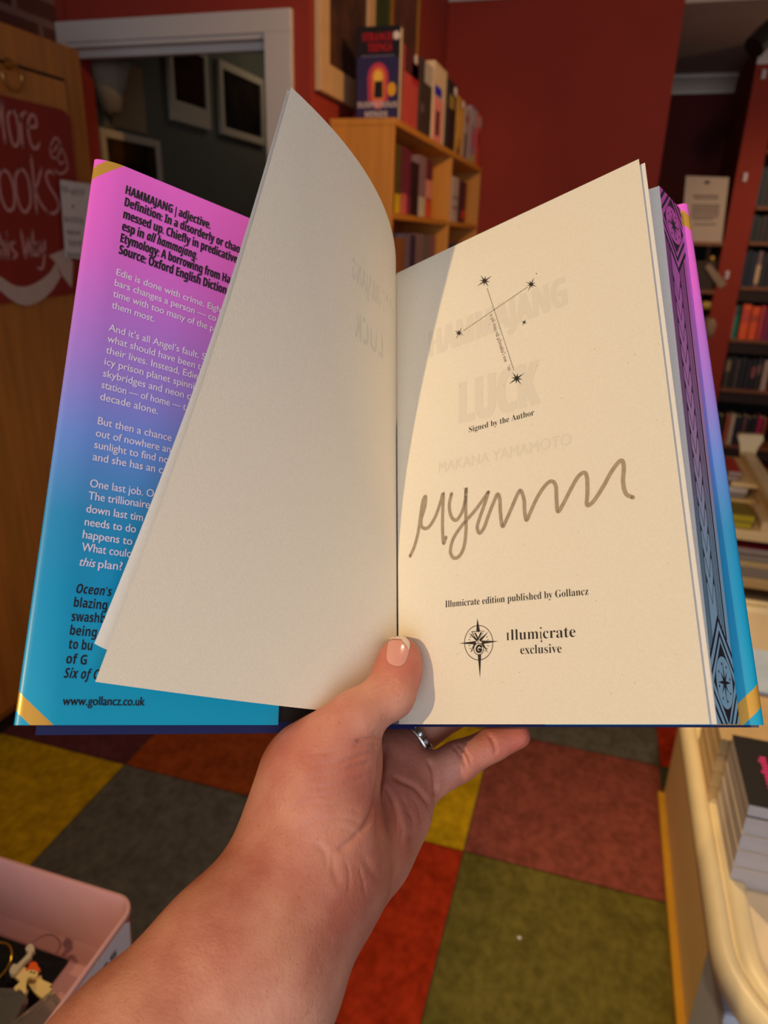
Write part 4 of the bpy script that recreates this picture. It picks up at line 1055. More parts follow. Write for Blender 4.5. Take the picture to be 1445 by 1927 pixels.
leafL1 = curve_leaf('left_leaf', q3(S0, np.array([-.028, .3080, .0045]), B1), q3(S1, np.array([.0085, .2700, HP+.0005]), T1), CREAMP, bulge=.0034)
def edge_at(u, v, s):
    r = np.array(bookray(u, v)); r = r*s/r[2]; return r[:2]
E1 = edge_at(1202, 299, HP); E2 = edge_at(1213.5, 306, HP-.001)
pageC = [bez(G+[0, -.0008], (.034, .3105), E1, t) for t in np.linspace(0, 1, 25)]
def flat3(pts, s): return lambda t: np.array([*pts[int(round(t*(len(pts)-1)))], s])
pageC2 = [bez(G+[0, -.0004], (.034, .3120), E2, t) for t in np.linspace(0, 1, 25)]
leafR2 = curve_leaf('right_leaf', flat3(pageC2, 0.0), flat3(pageC2, HP-.001), WHITEP)
leafR1 = curve_leaf('right_leaf', flat3(pageC, 0.0), flat3(pageC, HP), CREAMP)

from mathutils.bvhtree import BVHTree
def leaf_print(leaf, s, p0, p1, h, up=(0, -1)):
    off = np.array(bookt.location); me = leaf.data
    tree = BVHTree.FromPolygons([tuple(np.array(v.co)+off) for v in me.vertices], [list(p.vertices) for p in me.polygons])
    V, F_ = text2d(sanb(s)); wd = np.ptp(V[:, 0]); V = V.copy(); V[:, 0] = (V[:, 0]-V[:, 0].min())/wd; out = []
    for x, y in V:
        u, v = p0[0]+(p1[0]-p0[0])*x+up[0]*h*y/.7, p0[1]+(p1[1]-p0[1])*x+up[1]*h*y/.7
        d = ray(u, v); d = d/np.linalg.norm(d)
        hit = tree.ray_cast(Vector(CPOS), Vector(d))[0]
        out.append(np.array(hit)-d*.00015 if hit is not None else None)
    F_ = [f for f in F_ if all(out[i] is not None for i in f)]
    return np.array([o if o is not None else np.zeros(3)+off for o in out]), F_
# printing on curved sheets: (arc length, s) <-> space
class Sheet:
    def __init__(self, pts, lift):
        self.P = np.array(pts); d = np.linalg.norm(np.diff(self.P, axis=0), axis=1); self.L = np.concatenate([[0], np.cumsum(d)]); self.lift = lift
        self.top = HP
    def at(self, a, s, k=1.0):
        i = int(np.clip(np.searchsorted(self.L, a)-1, 0, len(self.L)-2)); f = (a-self.L[i])/(self.L[i+1]-self.L[i])
        p = self.P[i]+f*(self.P[i+1]-self.P[i]); t = self.P[i+1]-self.P[i]; t /= np.linalg.norm(t)
        nn = np.array([t[1], -t[0]])
        if nn@p > 0: nn = -nn
        p = p+nn*self.lift*k
        return bk(p[0], p[1], s)
    def px(self, u, v):
        dx, dw, ds = bookray(u, v); best = None
        for i in range(len(self.P)-1):
            p, e = self.P[i], self.P[i+1]-self.P[i]
            den = dx*e[1]-dw*e[0]
            if abs(den) < 1e-12: continue
            t = (p[0]*e[1]-p[1]*e[0])/den; f = (p[0]*dw-p[1]*dx)/den
            lo = -1e9 if i == 0 else 0; hi = 1e9 if i == len(self.P)-2 else 1
            if t > 0 and lo <= f <= hi:
                best = (self.L[i]+f*(self.L[i+1]-self.L[i]), t*ds); break
        return np.array(best)
PAGE = Sheet(pageC, .00012)
flap_pts = [F0+dL*d+nL*.0006 for d in np.linspace(.0095, .112, 6)]
FLAP = Sheet(flap_pts, .00012)
def print_line(sheet, s, p0, p1, size, fn=None, wt=0.0, k=1.0, shear=0.0, fit=True, bd=0.0):
    a0, a1 = sheet.px(*p0), sheet.px(*p1)
    e = (a1-a0); L = np.linalg.norm(e); e = e/L; nn = np.array([-e[1], e[0]])
    if nn[1] < 0: nn = -nn
    V, F_ = text2d(fn(s) if fn else s, wt, shear)
    wd = np.ptp(V[:, 0]); x0 = V[:, 0].min()
    sx_ = L/wd if fit else size
    if bd:      # heavier strokes: the outline repeated with small sideways shifts
        return join(*[(np.array([sheet.at(*(a0+e*(x-x0+bd*(q-1))*sx_+nn*y*size), k+.22*q) for x, y in V]), F_) for q in range(3)])
    pts = [sheet.at(*(a0+e*(x-x0)*sx_+nn*y*size), k) for x, y in V]
    return np.array(pts), F_
def pxpoly(sheet, poly, k=1.0): return np.array([sheet.at(*sheet.px(*q), k) for q in poly]), [list(range(len(poly)))]
def pxstroke(sheet, pts, w, k=1.0, sub=6):
    """ribbon of constant width (metres) along pixel points lying on the sheet"""
    A = np.array([sheet.px(*q) for q in pts])
    A = np.array(spline(A, sub)) if sub else A
    V, F_ = [], []
    W_ = w if not np.isscalar(w) else np.full(len(A), w)
    for i in range(len(A)):
        t = A[min(i+1, len(A)-1)]-A[max(i-1, 0)]; t /= np.linalg.norm(t)+1e-12; nn = np.array([-t[1], t[0]])
        V += [sheet.at(*(A[i]+nn*W_[i]/2), k), sheet.at(*(A[i]-nn*W_[i]/2), k)]
    F_ = [[2*i, 2*i+1, 2*i+3, 2*i+2] for i in range(len(A)-1)]
    for e in (0, len(A)-1):
        n = len(V); V += [sheet.at(*(A[e]+W_[e]/2*np.array([math.cos(a), math.sin(a)])), k) for a in np.linspace(0, 2*math.pi, 13)[:-1]]
        F_.append(list(range(n, n+12)))
    return np.array(V), F_

# --- front flap lettering
def z3(x, y): return (x/2.7788, 280+y/2.7788)
def z4(x, y): return (x/2.580, 860+y/2.580)
BLKI = mat('flap_black_print', (24, 14, 26), rough=0.6)
WHI = mat('flap_white_print', (236, 226, 244), rough=0.6)
blk = [('HAMMAJANG | adjective.', z3(655, 235), z3(1098, 421)), ('Definition: In a disorderly or chao', z3(650, 298), z3(1252, 547)), ('messed up. Chiefly in predicative', z3(643, 362), z3(1238, 600)),
       ('Etymology: A borrowing from Ha', z3(628, 487), z3(1200, 706)), ('Source: Oxford English Diction', z3(620, 548), z3(1180, 762))]
out = [print_line(FLAP, s, a, b_, .0064, sanb, bd=.035) for s, a, b_ in blk]
out.append(print_line(FLAP, 'esp in', z3(636, 425), z3(748, 470), .0064, sanb, bd=.035)); out.append(print_line(FLAP, 'all hammajang.', z3(766, 476), z3(1028, 580), .0064, sanbi, bd=.03))
whi = [('Edie is done with crime. Eigh', z3(607, 660), z3(1150, 857)), ('bars changes a person \u2014 co', z3(598, 715), z3(1128, 903)), ('time with too many of the p', z3(590, 772), z3(1115, 955)), ('them most.', z3(583, 832), z3(805, 906)),
       ("And it\u2019s all Angel\u2019s fault. S", z3(568, 950), z3(1073, 1106)), ('what should have been t', z3(560, 1008), z3(1048, 1156)), ('their lives. Instead, Edie', z3(553, 1068), z3(1032, 1206)), ('icy prison planet spinni', z3(545, 1128), z3(1013, 1258)),
       ('skybridges and neon c', z3(538, 1190), z3(995, 1312)), ('station \u2014 of home \u2014 t', z3(530, 1250), z3(970, 1368)), ('decade alone.', z3(523, 1312), z3(825, 1389)),
       ('But then a chance', z3(510, 1440), z3(895, 1530)), ('out of nowhere an', z3(500, 1503), z3(890, 1590)), ('sunlight to find no', z3(492, 1564), z3(880, 1646)), ('and she has an c', z4(450, 15), z4(788, 80)),
       ('One last job. O', z4(436, 145), z4(745, 196)), ('The trillionaire', z4(428, 205), z4(725, 250)), ('down last tim', z4(418, 268), z4(692, 312)), ('needs to do', z4(410, 332), z4(658, 368)), ('happens to', z4(400, 393), z4(640, 428)),
       ('What coulc', z4(395, 455), z4(632, 488))]
mesh('lettering', *join(*out), BLKI, jacket)
out = [print_line(FLAP, s, a, b_, .0047, None, bd=.012) for s, a, b_ in whi]
out.append(print_line(FLAP, 'this', z4(385, 527), z4(462, 536), .0047, None, bd=.012, shear=.25)); out.append(print_line(FLAP, 'plan?', z4(476, 538), z4(592, 550), .0047, None, bd=.012))
mesh('lettering', *join(*out), WHI, jacket)
bold = [('Ocean\u2019s', z4(368, 660), z4(540, 676), sanbi), ('blazing', z4(356, 727), z4(517, 742), sanb), ('swashb', z4(345, 796), z4(508, 806), sanb), ('being', z4(337, 863), z4(466, 874), sanb), ('to bu', z4(330, 930), z4(445, 939), sanb), ('of G', z4(318, 1002), z4(418, 1009), sanb), ('Six of C', z4(308, 1072), z4(480, 1080), sanbi)]
out = [print_line(FLAP, s, a, b_, .0049, fn) for s, a, b_, fn in bold]
out.append(print_line(FLAP, 'www.gollancz.co.uk', z4(302, 1205), z4(700, 1207), .0046, None, bd=.018))
mesh('lettering', *join(*out), BLKI, jacket)

# --- signed page
def z5(x, y): return (740+x/2.89, 840+y/2.89)
def z6(x, y): return (740+x/2.89, 440+y/2.89)
PINK_ = None
PRN = mat('page_black_print', (46, 34, 28), rough=0.8)
GHOST = mat('show_through_print', (214, 206, 190), rough=0.95)
GHOST2 = mat('show_through_print_pale', (227, 216, 196), rough=0.95)
gh = [print_line(PAGE, 'HAMMAJANG', (809, 672), z6(945, 385), .020, sanb, k=.4, bd=.05), print_line(PAGE, 'LUCK', (866, 797), (1014, 760), .0295, sanb, k=.4, bd=.06)]
for q in gh: mesh('show_through', *q, GHOST2, leafR1)
mesh('show_through', *print_line(PAGE, 'MAKANA YAMAMOTO', z6(248, 1300), z6(970, 1145), .0075, None, k=.45, bd=.015), GHOST2, leafR1)
SW = 0.0
ul = [print_line(PAGE, 'Signed by the Author', z6(412, 1080), z6(767, 986), .0041, ser, -.009), print_line(PAGE, 'Illumicrate edition published by Gollancz', z5(283, 876), z5(1062, 807), .0044, ser, -.009),
      print_line(PAGE, 'I', z5(615, 1055), z5(633, 1054), .0046, ser, -.009), print_line(PAGE, 'llum\u0131crate', z5(640, 1054), z5(992, 1036), .0064, ser, -.009), print_line(PAGE, 'exclusive', z5(692, 1130), z5(916, 1122), .0052, ser, -.009)]
for q in (ul[0], ul[1], join(ul[2], ul[3]), ul[4]): mesh('lettering', *q, PRN, leafR1)
def star(cx_, cy_, R, r, rot, n=8, alt=1.0, sq=1.0):
    pts = []
    for k in range(2*n):
        a = rot+math.pi*k/n; q = (R if (k//2) % 2 == 0 else R*alt) if k % 2 == 0 else r
        pts.append((cx_+q*math.sin(a), cy_-q*math.cos(a)*sq))
    return pts
def fan(poly, sheet, k=1.0):
    c = np.mean(np.array(poly), 0); V = np.array([sheet.at(*sheet.px(*q), k) for q in list(poly)+[tuple(c)]]); n = len(poly)
    return V, [[i, (i+1) % n, n] for i in range(n)]
st = []
def star8(c, R, rot):
    L = [.8, .55, 1.0, .6]*2; pts = []
    for k in range(16):
        q = R*L[k//2] if k % 2 == 0 else R*.2
        an = rot+math.pi*k/8; pts.append((c[0]+q*math.sin(an), c[1]-q*math.cos(an)))
    return pts
for (x, y, R, ro) in ((497, 257, 50, -.62), (750, 275, 42, -1.15), (358, 540, 37, -1.1), (712, 482, 23, -1.1), (672, 787, 54, -.62)):
    st.append(fan(star8(z6(x, y), R/2.89, ro), PAGE))
c = z6(779, 217); st.append(fan(star(c[0], c[1], 1.2, .8, 0), PAGE))
def dots(a, b_, n):
    return [fan([(a[0]+(b_[0]-a[0])*i/(n-1)+1.05*math.cos(t), a[1]+(b_[1]-a[1])*i/(n-1)+1.05*math.sin(t)) for t in np.linspace(0, 2*math.pi, 7)[:-1]], PAGE) for i in range(n)]
st += dots(z6(512, 300), z6(655, 738), 46)+dots(z6(386, 525), z6(727, 292), 40)
mesh('constellation', *join(*st), PRN, leafR1)
for s_, a_, c_ in (('e pili mau n\u0101 p\u014dmaika\u02bbi me', z6(525, 443), z6(605, 700)), ('\u02bboe', z6(618, 722), z6(626, 747))):
    mesh('lettering', *print_line(PAGE, s_, a_, c_, .0027, None), mat('page_grey_print', (110, 92, 76), rough=0.8), leafR1)
# compass emblem
em = []
C0 = z5(465, 1068)
def e5(l): return [z5(*q) for q in l]
ell = [z5(465+77*math.cos(a), 1068+94*math.sin(a)) for a in np.linspace(0, 2*math.pi, 41)]
em.append(pxstroke(PAGE, ell, .00028, sub=0))
for tri in ([(457, 935), (452, 1005), (465, 1012)], [(457, 935), (465, 1012), (472, 1003)], [(472, 1262), (460, 1135), (478, 1133)],
            [(358, 1072), (450, 1058), (450, 1078)], [(572, 1060), (480, 1056), (482, 1076)],
            [(410, 1015), (455, 1062), (462, 1050)], [(517, 1008), (468, 1050), (475, 1064)], [(420, 1122), (452, 1072), (440, 1070)], [(517, 1124), (478, 1072), (490, 1070)]):
    em.append(pxpoly(PAGE, e5(tri)))
# the V with its triangle and the G in its ring
em.append(pxstroke(PAGE, e5([(427, 1008), (494, 1004), (462, 1066), (427, 1008)]), .0003, sub=0))
em.append(pxpoly(PAGE, e5([(440, 1014), (449, 1014), (462, 1040), (474, 1012), (484, 1012), (462, 1056)])))
gr = [z5(465+27*math.cos(a), 1102+31*math.sin(a)) for a in np.linspace(0, 2*math.pi, 31)]
em.append(pxstroke(PAGE, gr, .0003, sub=0))
em.append(pxstroke(PAGE, e5([(480, 1090), (470, 1083), (457, 1090), (453, 1104), (460, 1117), (474, 1116), (479, 1104), (467, 1104)]), .0009))
for a in np.linspace(0, 2*math.pi, 25)[:-1]:
    if abs(math.sin(a)) < .75 and abs(math.cos(a)) > .3: em.append(pxstroke(PAGE, [z5(465+56*math.cos(a), 1068+68*math.sin(a)), z5(465+48*math.cos(a), 1068+58*math.sin(a))], .00022, sub=0))
for cc in ((803, 988), (806, 1060)): c = z5(*cc); em.append(fan(star(c[0], c[1], 3.0, 1.0, 0, 4), PAGE))
em.append(pxstroke(PAGE, [z5(806, 1040), z5(806, 1052)], .00022, sub=0))
mesh('emblem', *join(*em), PRN, leafR1)
# signature in silver-grey ink
SIL = mat('grey_paint_pen', (168, 150, 126), rough=0.45, var=0.12, vscale=500, metal=0.15)
sg = [[(92, 597), (115, 545), (135, 470), (148, 380), (160, 300), (176, 272), (172, 330), (152, 400), (158, 440), (190, 442), (228, 385), (255, 310), (272, 255), (270, 330), (268, 430), (273, 527), (286, 495)],
      [(317, 258), (305, 320), (315, 380), (343, 402), (375, 355), (392, 290), (397, 225), (394, 330), (396, 450), (385, 545), (358, 598), (328, 606), (311, 570), (328, 500), (378, 425), (440, 355), (490, 288), (517, 250)],
      [(517, 250), (498, 310), (470, 390), (457, 440), (470, 472), (495, 440), (520, 370), (548, 300), (568, 260), (580, 290), (583, 360), (594, 435), (615, 400), (650, 320), (680, 252), (695, 243), (711, 290), (715, 355), (725, 402), (745, 360), (785, 275), (828, 212), (860, 190), (884, 215), (888, 285), (895, 355), (922, 318), (962, 240), (1002, 170), (1035, 143), (1053, 165), (1056, 250), (1054, 320), (1090, 298), (1140, 222), (1192, 130), (1238, 77), (1254, 110), (1250, 195), (1266, 258), (1303, 278)]]
so = [pxstroke(PAGE, e5(s), .00165, k=1.2) for s in sg]
mesh('signature', *join(*so), SIL, leafR1)
# tiny paper flecks
random.seed(5); fl = []
for _ in range(26):
    u, v = random.uniform(860, 1280), random.uniform(560, 1330); fl.append(fan([(u+.9*math.cos(t), v+.7*math.sin(t)) for t in np.linspace(0, 6.28, 6)[:-1]], PAGE))
mesh('flecks', *join(*fl), mat('fleck', (150, 120, 92), rough=.9), leafR1)

GHOSTL = mat('show_through_print_left', (222, 212, 193), rough=0.95)
mesh('show_through', *leaf_print(leafL1, 'HAMMAJANG', (741, 606), (663, 522), 38), GHOSTL, leafL1)
mesh('show_through', *leaf_print(leafL1, 'LUCK', (721, 676), (668, 632), 48), GHOSTL, leafL1)
# --- sprayed fore-edge with its pattern
FE = blockB-blockF; fel = np.linalg.norm(FE); fn_ = np.array([FE[1], -FE[0]])/fel
if fn_@np.array([1.0, 0]) < 0: fn_ = -fn_
def fe(q, s, k=1.0):
    p = blockF+FE*q+fn_*.00012*k
    return bk(p[0]+lean(p[0], s), p[1], s)
fm = bpy.data.materials.new('sprayed_edge'); fm.use_nodes = True; nt = fm.node_tree; b = nt.nodes['Principled BSDF']; b.inputs['Roughness'].default_value = .75
uvn = nt.nodes.new('ShaderNodeUVMap'); uvn.uv_map = 'UVMap'; sp_ = nt.nodes.new('ShaderNodeSeparateXYZ'); cr = nt.nodes.new('ShaderNodeValToRGB')
nt.links.new(uvn.outputs[0], sp_.inputs[0]); nt.links.new(sp_.outputs['Y'], cr.inputs['Fac']); nt.links.new(cr.outputs['Color'], b.inputs['Base Color'])
els = cr.color_ramp.elements; els[0].color = lin((150, 200, 224)); els[1].color = lin((214, 84, 186))
for p_, c_ in ((.3, (160, 190, 210)), (.45, (190, 160, 196)), (.6, (206, 140, 198)), (.8, (206, 110, 196))): e = els.new(p_); e.color = lin(c_)
V = [fe(0, 0, .4), fe(1, 0, .4), fe(1, HP, .4), fe(0, HP, .4)]
mesh('sprayed_edge', V, [[0, 1, 2, 3]], fm, block, uv=[(0, 0), (1, 0), (1, 1), (0, 1)])
INKE = mat('edge_black_ink', (34, 28, 44), rough=.7)
pat = []
def fpoly(pts, k=1.0): return np.array([fe(q, s, k) for q, s in pts]), [list(range(len(pts)))]
def fband(f1, f2, q0, q1, n=40):
    """area between two s(q) curves, kept inside the edge"""
    V, F_ = [], []
    for i in range(n+1):
        q = q0+(q1-q0)*i/n; a, c = f1(q), f2(q)
        V += [fe(q, min(max(a, 0), HP)), fe(q, min(max(c, 0), HP))]
    for i in range(n): F_.append([2*i, 2*i+1, 2*i+3, 2*i+2])
    return np.array(V), F_
QC = .52
def dia(sc_, up, q, a, bq):
    d = abs(q-QC)/bq
    return sc_+up*a*max(0.0, 1-d**1.15) if d < 1 else sc_
DA, DB = .036, .48
cb_, ct_ = .0150, HP-.0150
for sc_, upv in ((cb_, 1), (ct_, -1)):
    # solid diamond with the oval left clear (drawn as a ring)
    ov = [(QC+.36*math.cos(t), sc_+.0097*math.sin(t)) for t in np.linspace(0, 2*math.pi, 49)]
    od = []
    for t in np.linspace(0, 2*math.pi, 49):
        c_, s_ = math.cos(t), math.sin(t)
        rr_ = max(1.03, 1.0/(abs(c_*.36)/.47+abs(s_*.0097)/.0150))
        od.append((min(1, max(0, QC+.36*c_*rr_)), min(max(sc_+.0097*s_*rr_, 0), HP)))
    Vv = [fe(*p) for p in ov]+[fe(*p) for p in od]; nn = len(ov)
    pat.append((np.array(Vv), [[i, i+1, nn+i+1, nn+i] for i in range(nn-1)]))
    stp = []
    for kk in range(16):
        t = math.pi*kk/8; R = (1.0 if kk % 4 == 0 else .72) if kk % 2 == 0 else .21
        stp.append((QC+.29*R*math.sin(t), sc_+.0080*R*math.cos(t)))
    Vv = [fe(*p) for p in stp]+[fe(QC, sc_)]; pat.append((np.array(Vv), [[i, (i+1) % 16, 16] for i in range(16)]))
    for kk in range(8):
        t = math.pi*(kk+.5)/4; cq, cs = QC+.26*math.sin(t+.2), sc_+.0070*math.cos(t+.2)
        pat.append(fpoly([(cq+.022*math.cos(a), cs+.0006*math.sin(a)) for a in np.linspace(0, 6.283, 8)[:-1]]))
    for (a1, a2, b1, b2) in ((.0175, .0198, .60, .66), (.0232, .0256, .80, .88)):
        for up in (1, -1):
            f1 = lambda q, a=a1, b_=b1, u=up: sc_+u*a*(1-(abs(q-QC)/b_)**.95) if abs(q-QC) < b_ else sc_
            f2 = lambda q, a=a2, b_=b2, u=up: sc_+u*a*(1-(abs(q-QC)/b_)**.95) if abs(q-QC) < b_ else sc_
            if up*upv > 0 or True:
                pat.append(fband(f1, f2, 0.0, 1.0))
s_lo, s_hi = cb_+.040, ct_-.040
def edge_s(q, lo=True):
    d = min(1, abs(q-QC)/.9); h = .0252*(1-d**.95)
    return cb_+h if lo else ct_-h
for (q, wq) in ((.045, .022), (.10, .018), (.15, .018), (.60, .02), (.67, .02), (.735, .022), (.82, .05)):
    pat.append(fpoly([(q-wq/2, edge_s(q)), (q+wq/2, edge_s(q)), (q+wq/2, edge_s(q, False)), (q-wq/2, edge_s(q, False))]))
qa, qb = .19, .55; qm = (qa+qb)/2
for q in (qa, qb): pat.append(fpoly([(q-.009, edge_s(q)), (q+.009, edge_s(q)), (q+.009, edge_s(q, False)), (q-.009, edge_s(q, False))]))
nchev = 13
for i in range(nchev+1):
    s0 = cb_+.035+(ct_-cb_-.070)*i/nchev; hh = .0120; tt = .0009
    # thin V outline with slim dark wedges on both sides
    pat.append(fpoly([(qm, s0-hh*.5), (qb, s0+hh*.5), (qb, s0+hh*.5+tt), (qm, s0-hh*.5+tt)])); pat.append(fpoly([(qm, s0-hh*.5), (qm, s0-hh*.5+tt), (qa, s0+hh*.5+tt), (qa, s0+hh*.5)]))
    pat.append(fpoly([(qb, s0+hh*.5), (qb, s0+hh*.12), (qb-.045, s0+hh*.22)])); pat.append(fpoly([(qa, s0+hh*.5), (qa+.045, s0+hh*.22), (qa, s0+hh*.12)]))
mesh('edge_pattern', *join(*pat), INKE, block)

# ================================================================ HAND AND FOREARM (one continuous surface from blended tapered limbs)
def C_(u, v, z): return camp(u, v, z)
def seg_d(P, a, b, ra, rb, flat=1.0):
    a, b = np.array(a, np.float32), np.array(b, np.float32)
    q = np.array([1, 1, 1/flat], np.float32)
    A, B = a*q, b*q; d = B-A; L2 = float(d@d)
    X, Y, Z = P[0]-A[0], P[1]-A[1], P[2]*q[2]-A[2]
    t = np.clip((X*d[0]+Y*d[1]+Z*d[2])/L2, 0, 1)
    return np.sqrt((X-t*d[0])**2+(Y-t*d[1])**2+(Z-t*d[2])**2)-(ra+(rb-ra)*t)
def smin(a, b, k):
    h = np.maximum(k-np.abs(a-b), 0)/k
    return np.minimum(a, b)-h*h*k*0.25
def chain(P, nodes, flat=1.0, k=None):
    d = None
    for (a, b) in zip(nodes, nodes[1:]):
        e = seg_d(P, C_(*a[:3]), C_(*b[:3]), a[3], b[3], flat)
        d = e if d is None else (np.minimum(d, e) if not k else smin(d, e, k))
    return d
def hand_field(P):
    fore = chain(P, [(-60, 2600, .218, .049), (60, 2330, .235, .047), (304, 2043, .252, .0412), (455, 1838, .267, .0349), (580, 1642, .290, .0290)], flat=.80, k=.01)
    # thenar mound and thumb
    then = chain(P, [(585, 1615, .293, .0270), (592, 1530, .296, .0240), (598, 1460, .297, .0210), (648, 1425, .2985, .0150)], k=.012)
    thumb = chain(P, [(606, 1452, .295, .0170), (624, 1398, .2930, .0119), (668, 1350, .2942, .0101), (734, 1306, .3030, .0097), (749, 1262, .3110, .0093), (753, 1237, .3150, .0090)], k=.006)
    A = smin(smin(fore, then, .018), thumb, .010)
    # palm and heel of the hand
    palm = chain(P, [(600, 1625, .300, .0215), (672, 1545, .322, .0195), (712, 1440, .346, .0150)], k=.01)
    hyp = chain(P, [(622, 1690, .300, .0185), (690, 1600, .316, .0180), (742, 1528, .331, .0152), (778, 1470, .343, .0118)], k=.01)
    meta = chain(P, [(650, 1560, .322, .018), (740, 1418, .354, .0125)])
    meta2 = chain(P, [(620, 1550, .320, .017), (690, 1392, .366, .0120)])
    B = smin(smin(palm, hyp, .014), smin(meta, meta2, .01), .012)
    pinky = chain(P, [(772, 1484, .3430, .0112), (862, 1433, .3480, .0096), (928, 1400, .3500, .0078), (974, 1385, .3500, .0063)], k=.003)
    ring = chain(P, [(736, 1428, .3540, .0118), (778, 1388, .3660, .0102), (852, 1338, .3720, .0090), (900, 1283, .3690, .0080), (922, 1252, .3680, .0070)], k=.003)
    mid = chain(P, [(718, 1405, .3600, .0118), (765, 1342, .3810, .0100), (822, 1262, .3900, .0090), (858, 1195, .3900, .0080), (876, 1160, .3900, .0072)], k=.003)
    idx = chain(P, [(690, 1385, .3660, .0120), (690, 1300, .3860, .0102), (716, 1205, .3930, .0090), (742, 1130, .3960, .0080), (752, 1090, .3970, .0072)], k=.003)
    for f in (pinky, ring, mid, idx): B = smin(B, f, .0055)
    B = smin(B, fore, .016)
    return smin(A, B, .0045)
VX = 0.00135
lo, hi = np.array([-.250, -.385, .165]), np.array([.085, -.035, .412])
nx, ny, nz = [int(k) for k in np.ceil((hi-lo)/VX)]
gx = (lo[0]+VX*np.arange(nx)).astype(np.float32)[:, None, None]; gy = (lo[1]+VX*np.arange(ny)).astype(np.float32)[None, :, None]; gz = (lo[2]+VX*np.arange(nz)).astype(np.float32)[None, None, :]
Fd = hand_field((gx, gy, gz))
def surface_nets(Fd, lo, h):
    S = Fd < 0
    c = [S[i:Fd.shape[0]-1+i, j:Fd.shape[1]-1+j, k:Fd.shape[2]-1+k] for i in (0, 1) for j in (0, 1) for k in (0, 1)]
    any_ = np.logical_or.reduce(c); all_ = np.logical_and.reduce(c)
    cells = np.argwhere(any_ & ~all_)
    idm = -np.ones(any_.shape, np.int32); idm[tuple(cells.T)] = np.arange(len(cells))
    acc = np.zeros((len(cells), 3)); cnt = np.zeros(len(cells))
    cs = [(i, j, k) for i in (0, 1) for j in (0, 1) for k in (0, 1)]
    val = {o: Fd[cells[:, 0]+o[0], cells[:, 1]+o[1], cells[:, 2]+o[2]].astype(float) for o in cs}
    for o in cs:
        for ax in range(3):
            if o[ax]: continue
            o2 = list(o); o2[ax] = 1; o2 = tuple(o2)
            a, b = val[o], val[o2]; mk = (a < 0) != (b < 0)
            t = np.where(mk, a/(a-b+1e-20), 0)
            p = np.tile(np.array(o, float), (len(cells), 1)); p[:, ax] += t
            acc[mk] += p[mk]; cnt[mk] += 1
    V = lo+h*(cells+acc/cnt[:, None])
    Q = []
    for ax in range(3):
        n1, n2 = (ax+1) % 3, (ax+2) % 3
        a = np.take(S, range(S.shape[ax]-1), ax); b = np.take(S, range(1, S.shape[ax]), ax)
        e = np.argwhere(a != b)
        e = e[(e[:, n1] > 0) & (e[:, n2] > 0) & (e[:, n1] < S.shape[n1]-1) & (e[:, n2] < S.shape[n2]-1)]
        fl = S[tuple(e.T)]
        def cid(d1, d2):
            q = e.copy(); q[:, n1] -= d1; q[:, n2] -= d2; return idm[tuple(q.T)]
        q = np.stack([cid(1, 1), cid(0, 1), cid(0, 0), cid(1, 0)], 1)
        q[~fl] = q[~fl][:, ::-1]; Q.append(q)
    return V, np.concatenate(Q)
HV, HF = surface_nets(Fd, lo, VX)
del Fd
def normals(V, F_):
    n = np.zeros_like(V); a = np.cross(V[F_[:, 2]]-V[F_[:, 0]], V[F_[:, 3]]-V[F_[:, 1]])
    for k in range(4): np.add.at(n, F_[:, k], a)
    return n/(np.linalg.norm(n, axis=1)[:, None]+1e-12)
def relax(V, F_, it, f=.5):
    E = np.concatenate([F_[:, [0, 1]], F_[:, [1, 2]], F_[:, [2, 3]], F_[:, [3, 0]]])
    for _ in range(it):
        s = np.zeros_like(V); c = np.zeros(len(V)); np.add.at(s, E[:, 0], V[E[:, 1]]); np.add.at(c, E[:, 0], 1)
        V = V+f*(s/c[:, None]-V)
    return V
HV = relax(HV, HF, 3)
def quad_subdiv(V, F_):
    E = np.concatenate([F_[:, [0, 1]], F_[:, [1, 2]], F_[:, [2, 3]], F_[:, [3, 0]]]); Es = np.sort(E, 1)
    u, inv = np.unique(Es, axis=0, return_inverse=True); inv = inv.reshape(-1)
    mid = (V[u[:, 0]]+V[u[:, 1]])/2; fc = V[F_].mean(1); n, m = len(V), len(F_)
    e = [n+inv[k*m:(k+1)*m] for k in range(4)]; c = n+len(u)+np.arange(m)
    F2 = np.concatenate([np.stack([F_[:, 0], e[0], c, e[3]], 1), np.stack([e[0], F_[:, 1], e[1], c], 1), np.stack([c, e[1], F_[:, 2], e[2]], 1), np.stack([e[3], c, e[2], F_[:, 3]], 1)])
    return np.concatenate([V, mid, fc]), F2
# refine only what the photograph shows of the hand
HV, HF = quad_subdiv(HV, HF); HV = relax(HV, HF, 3, .45)
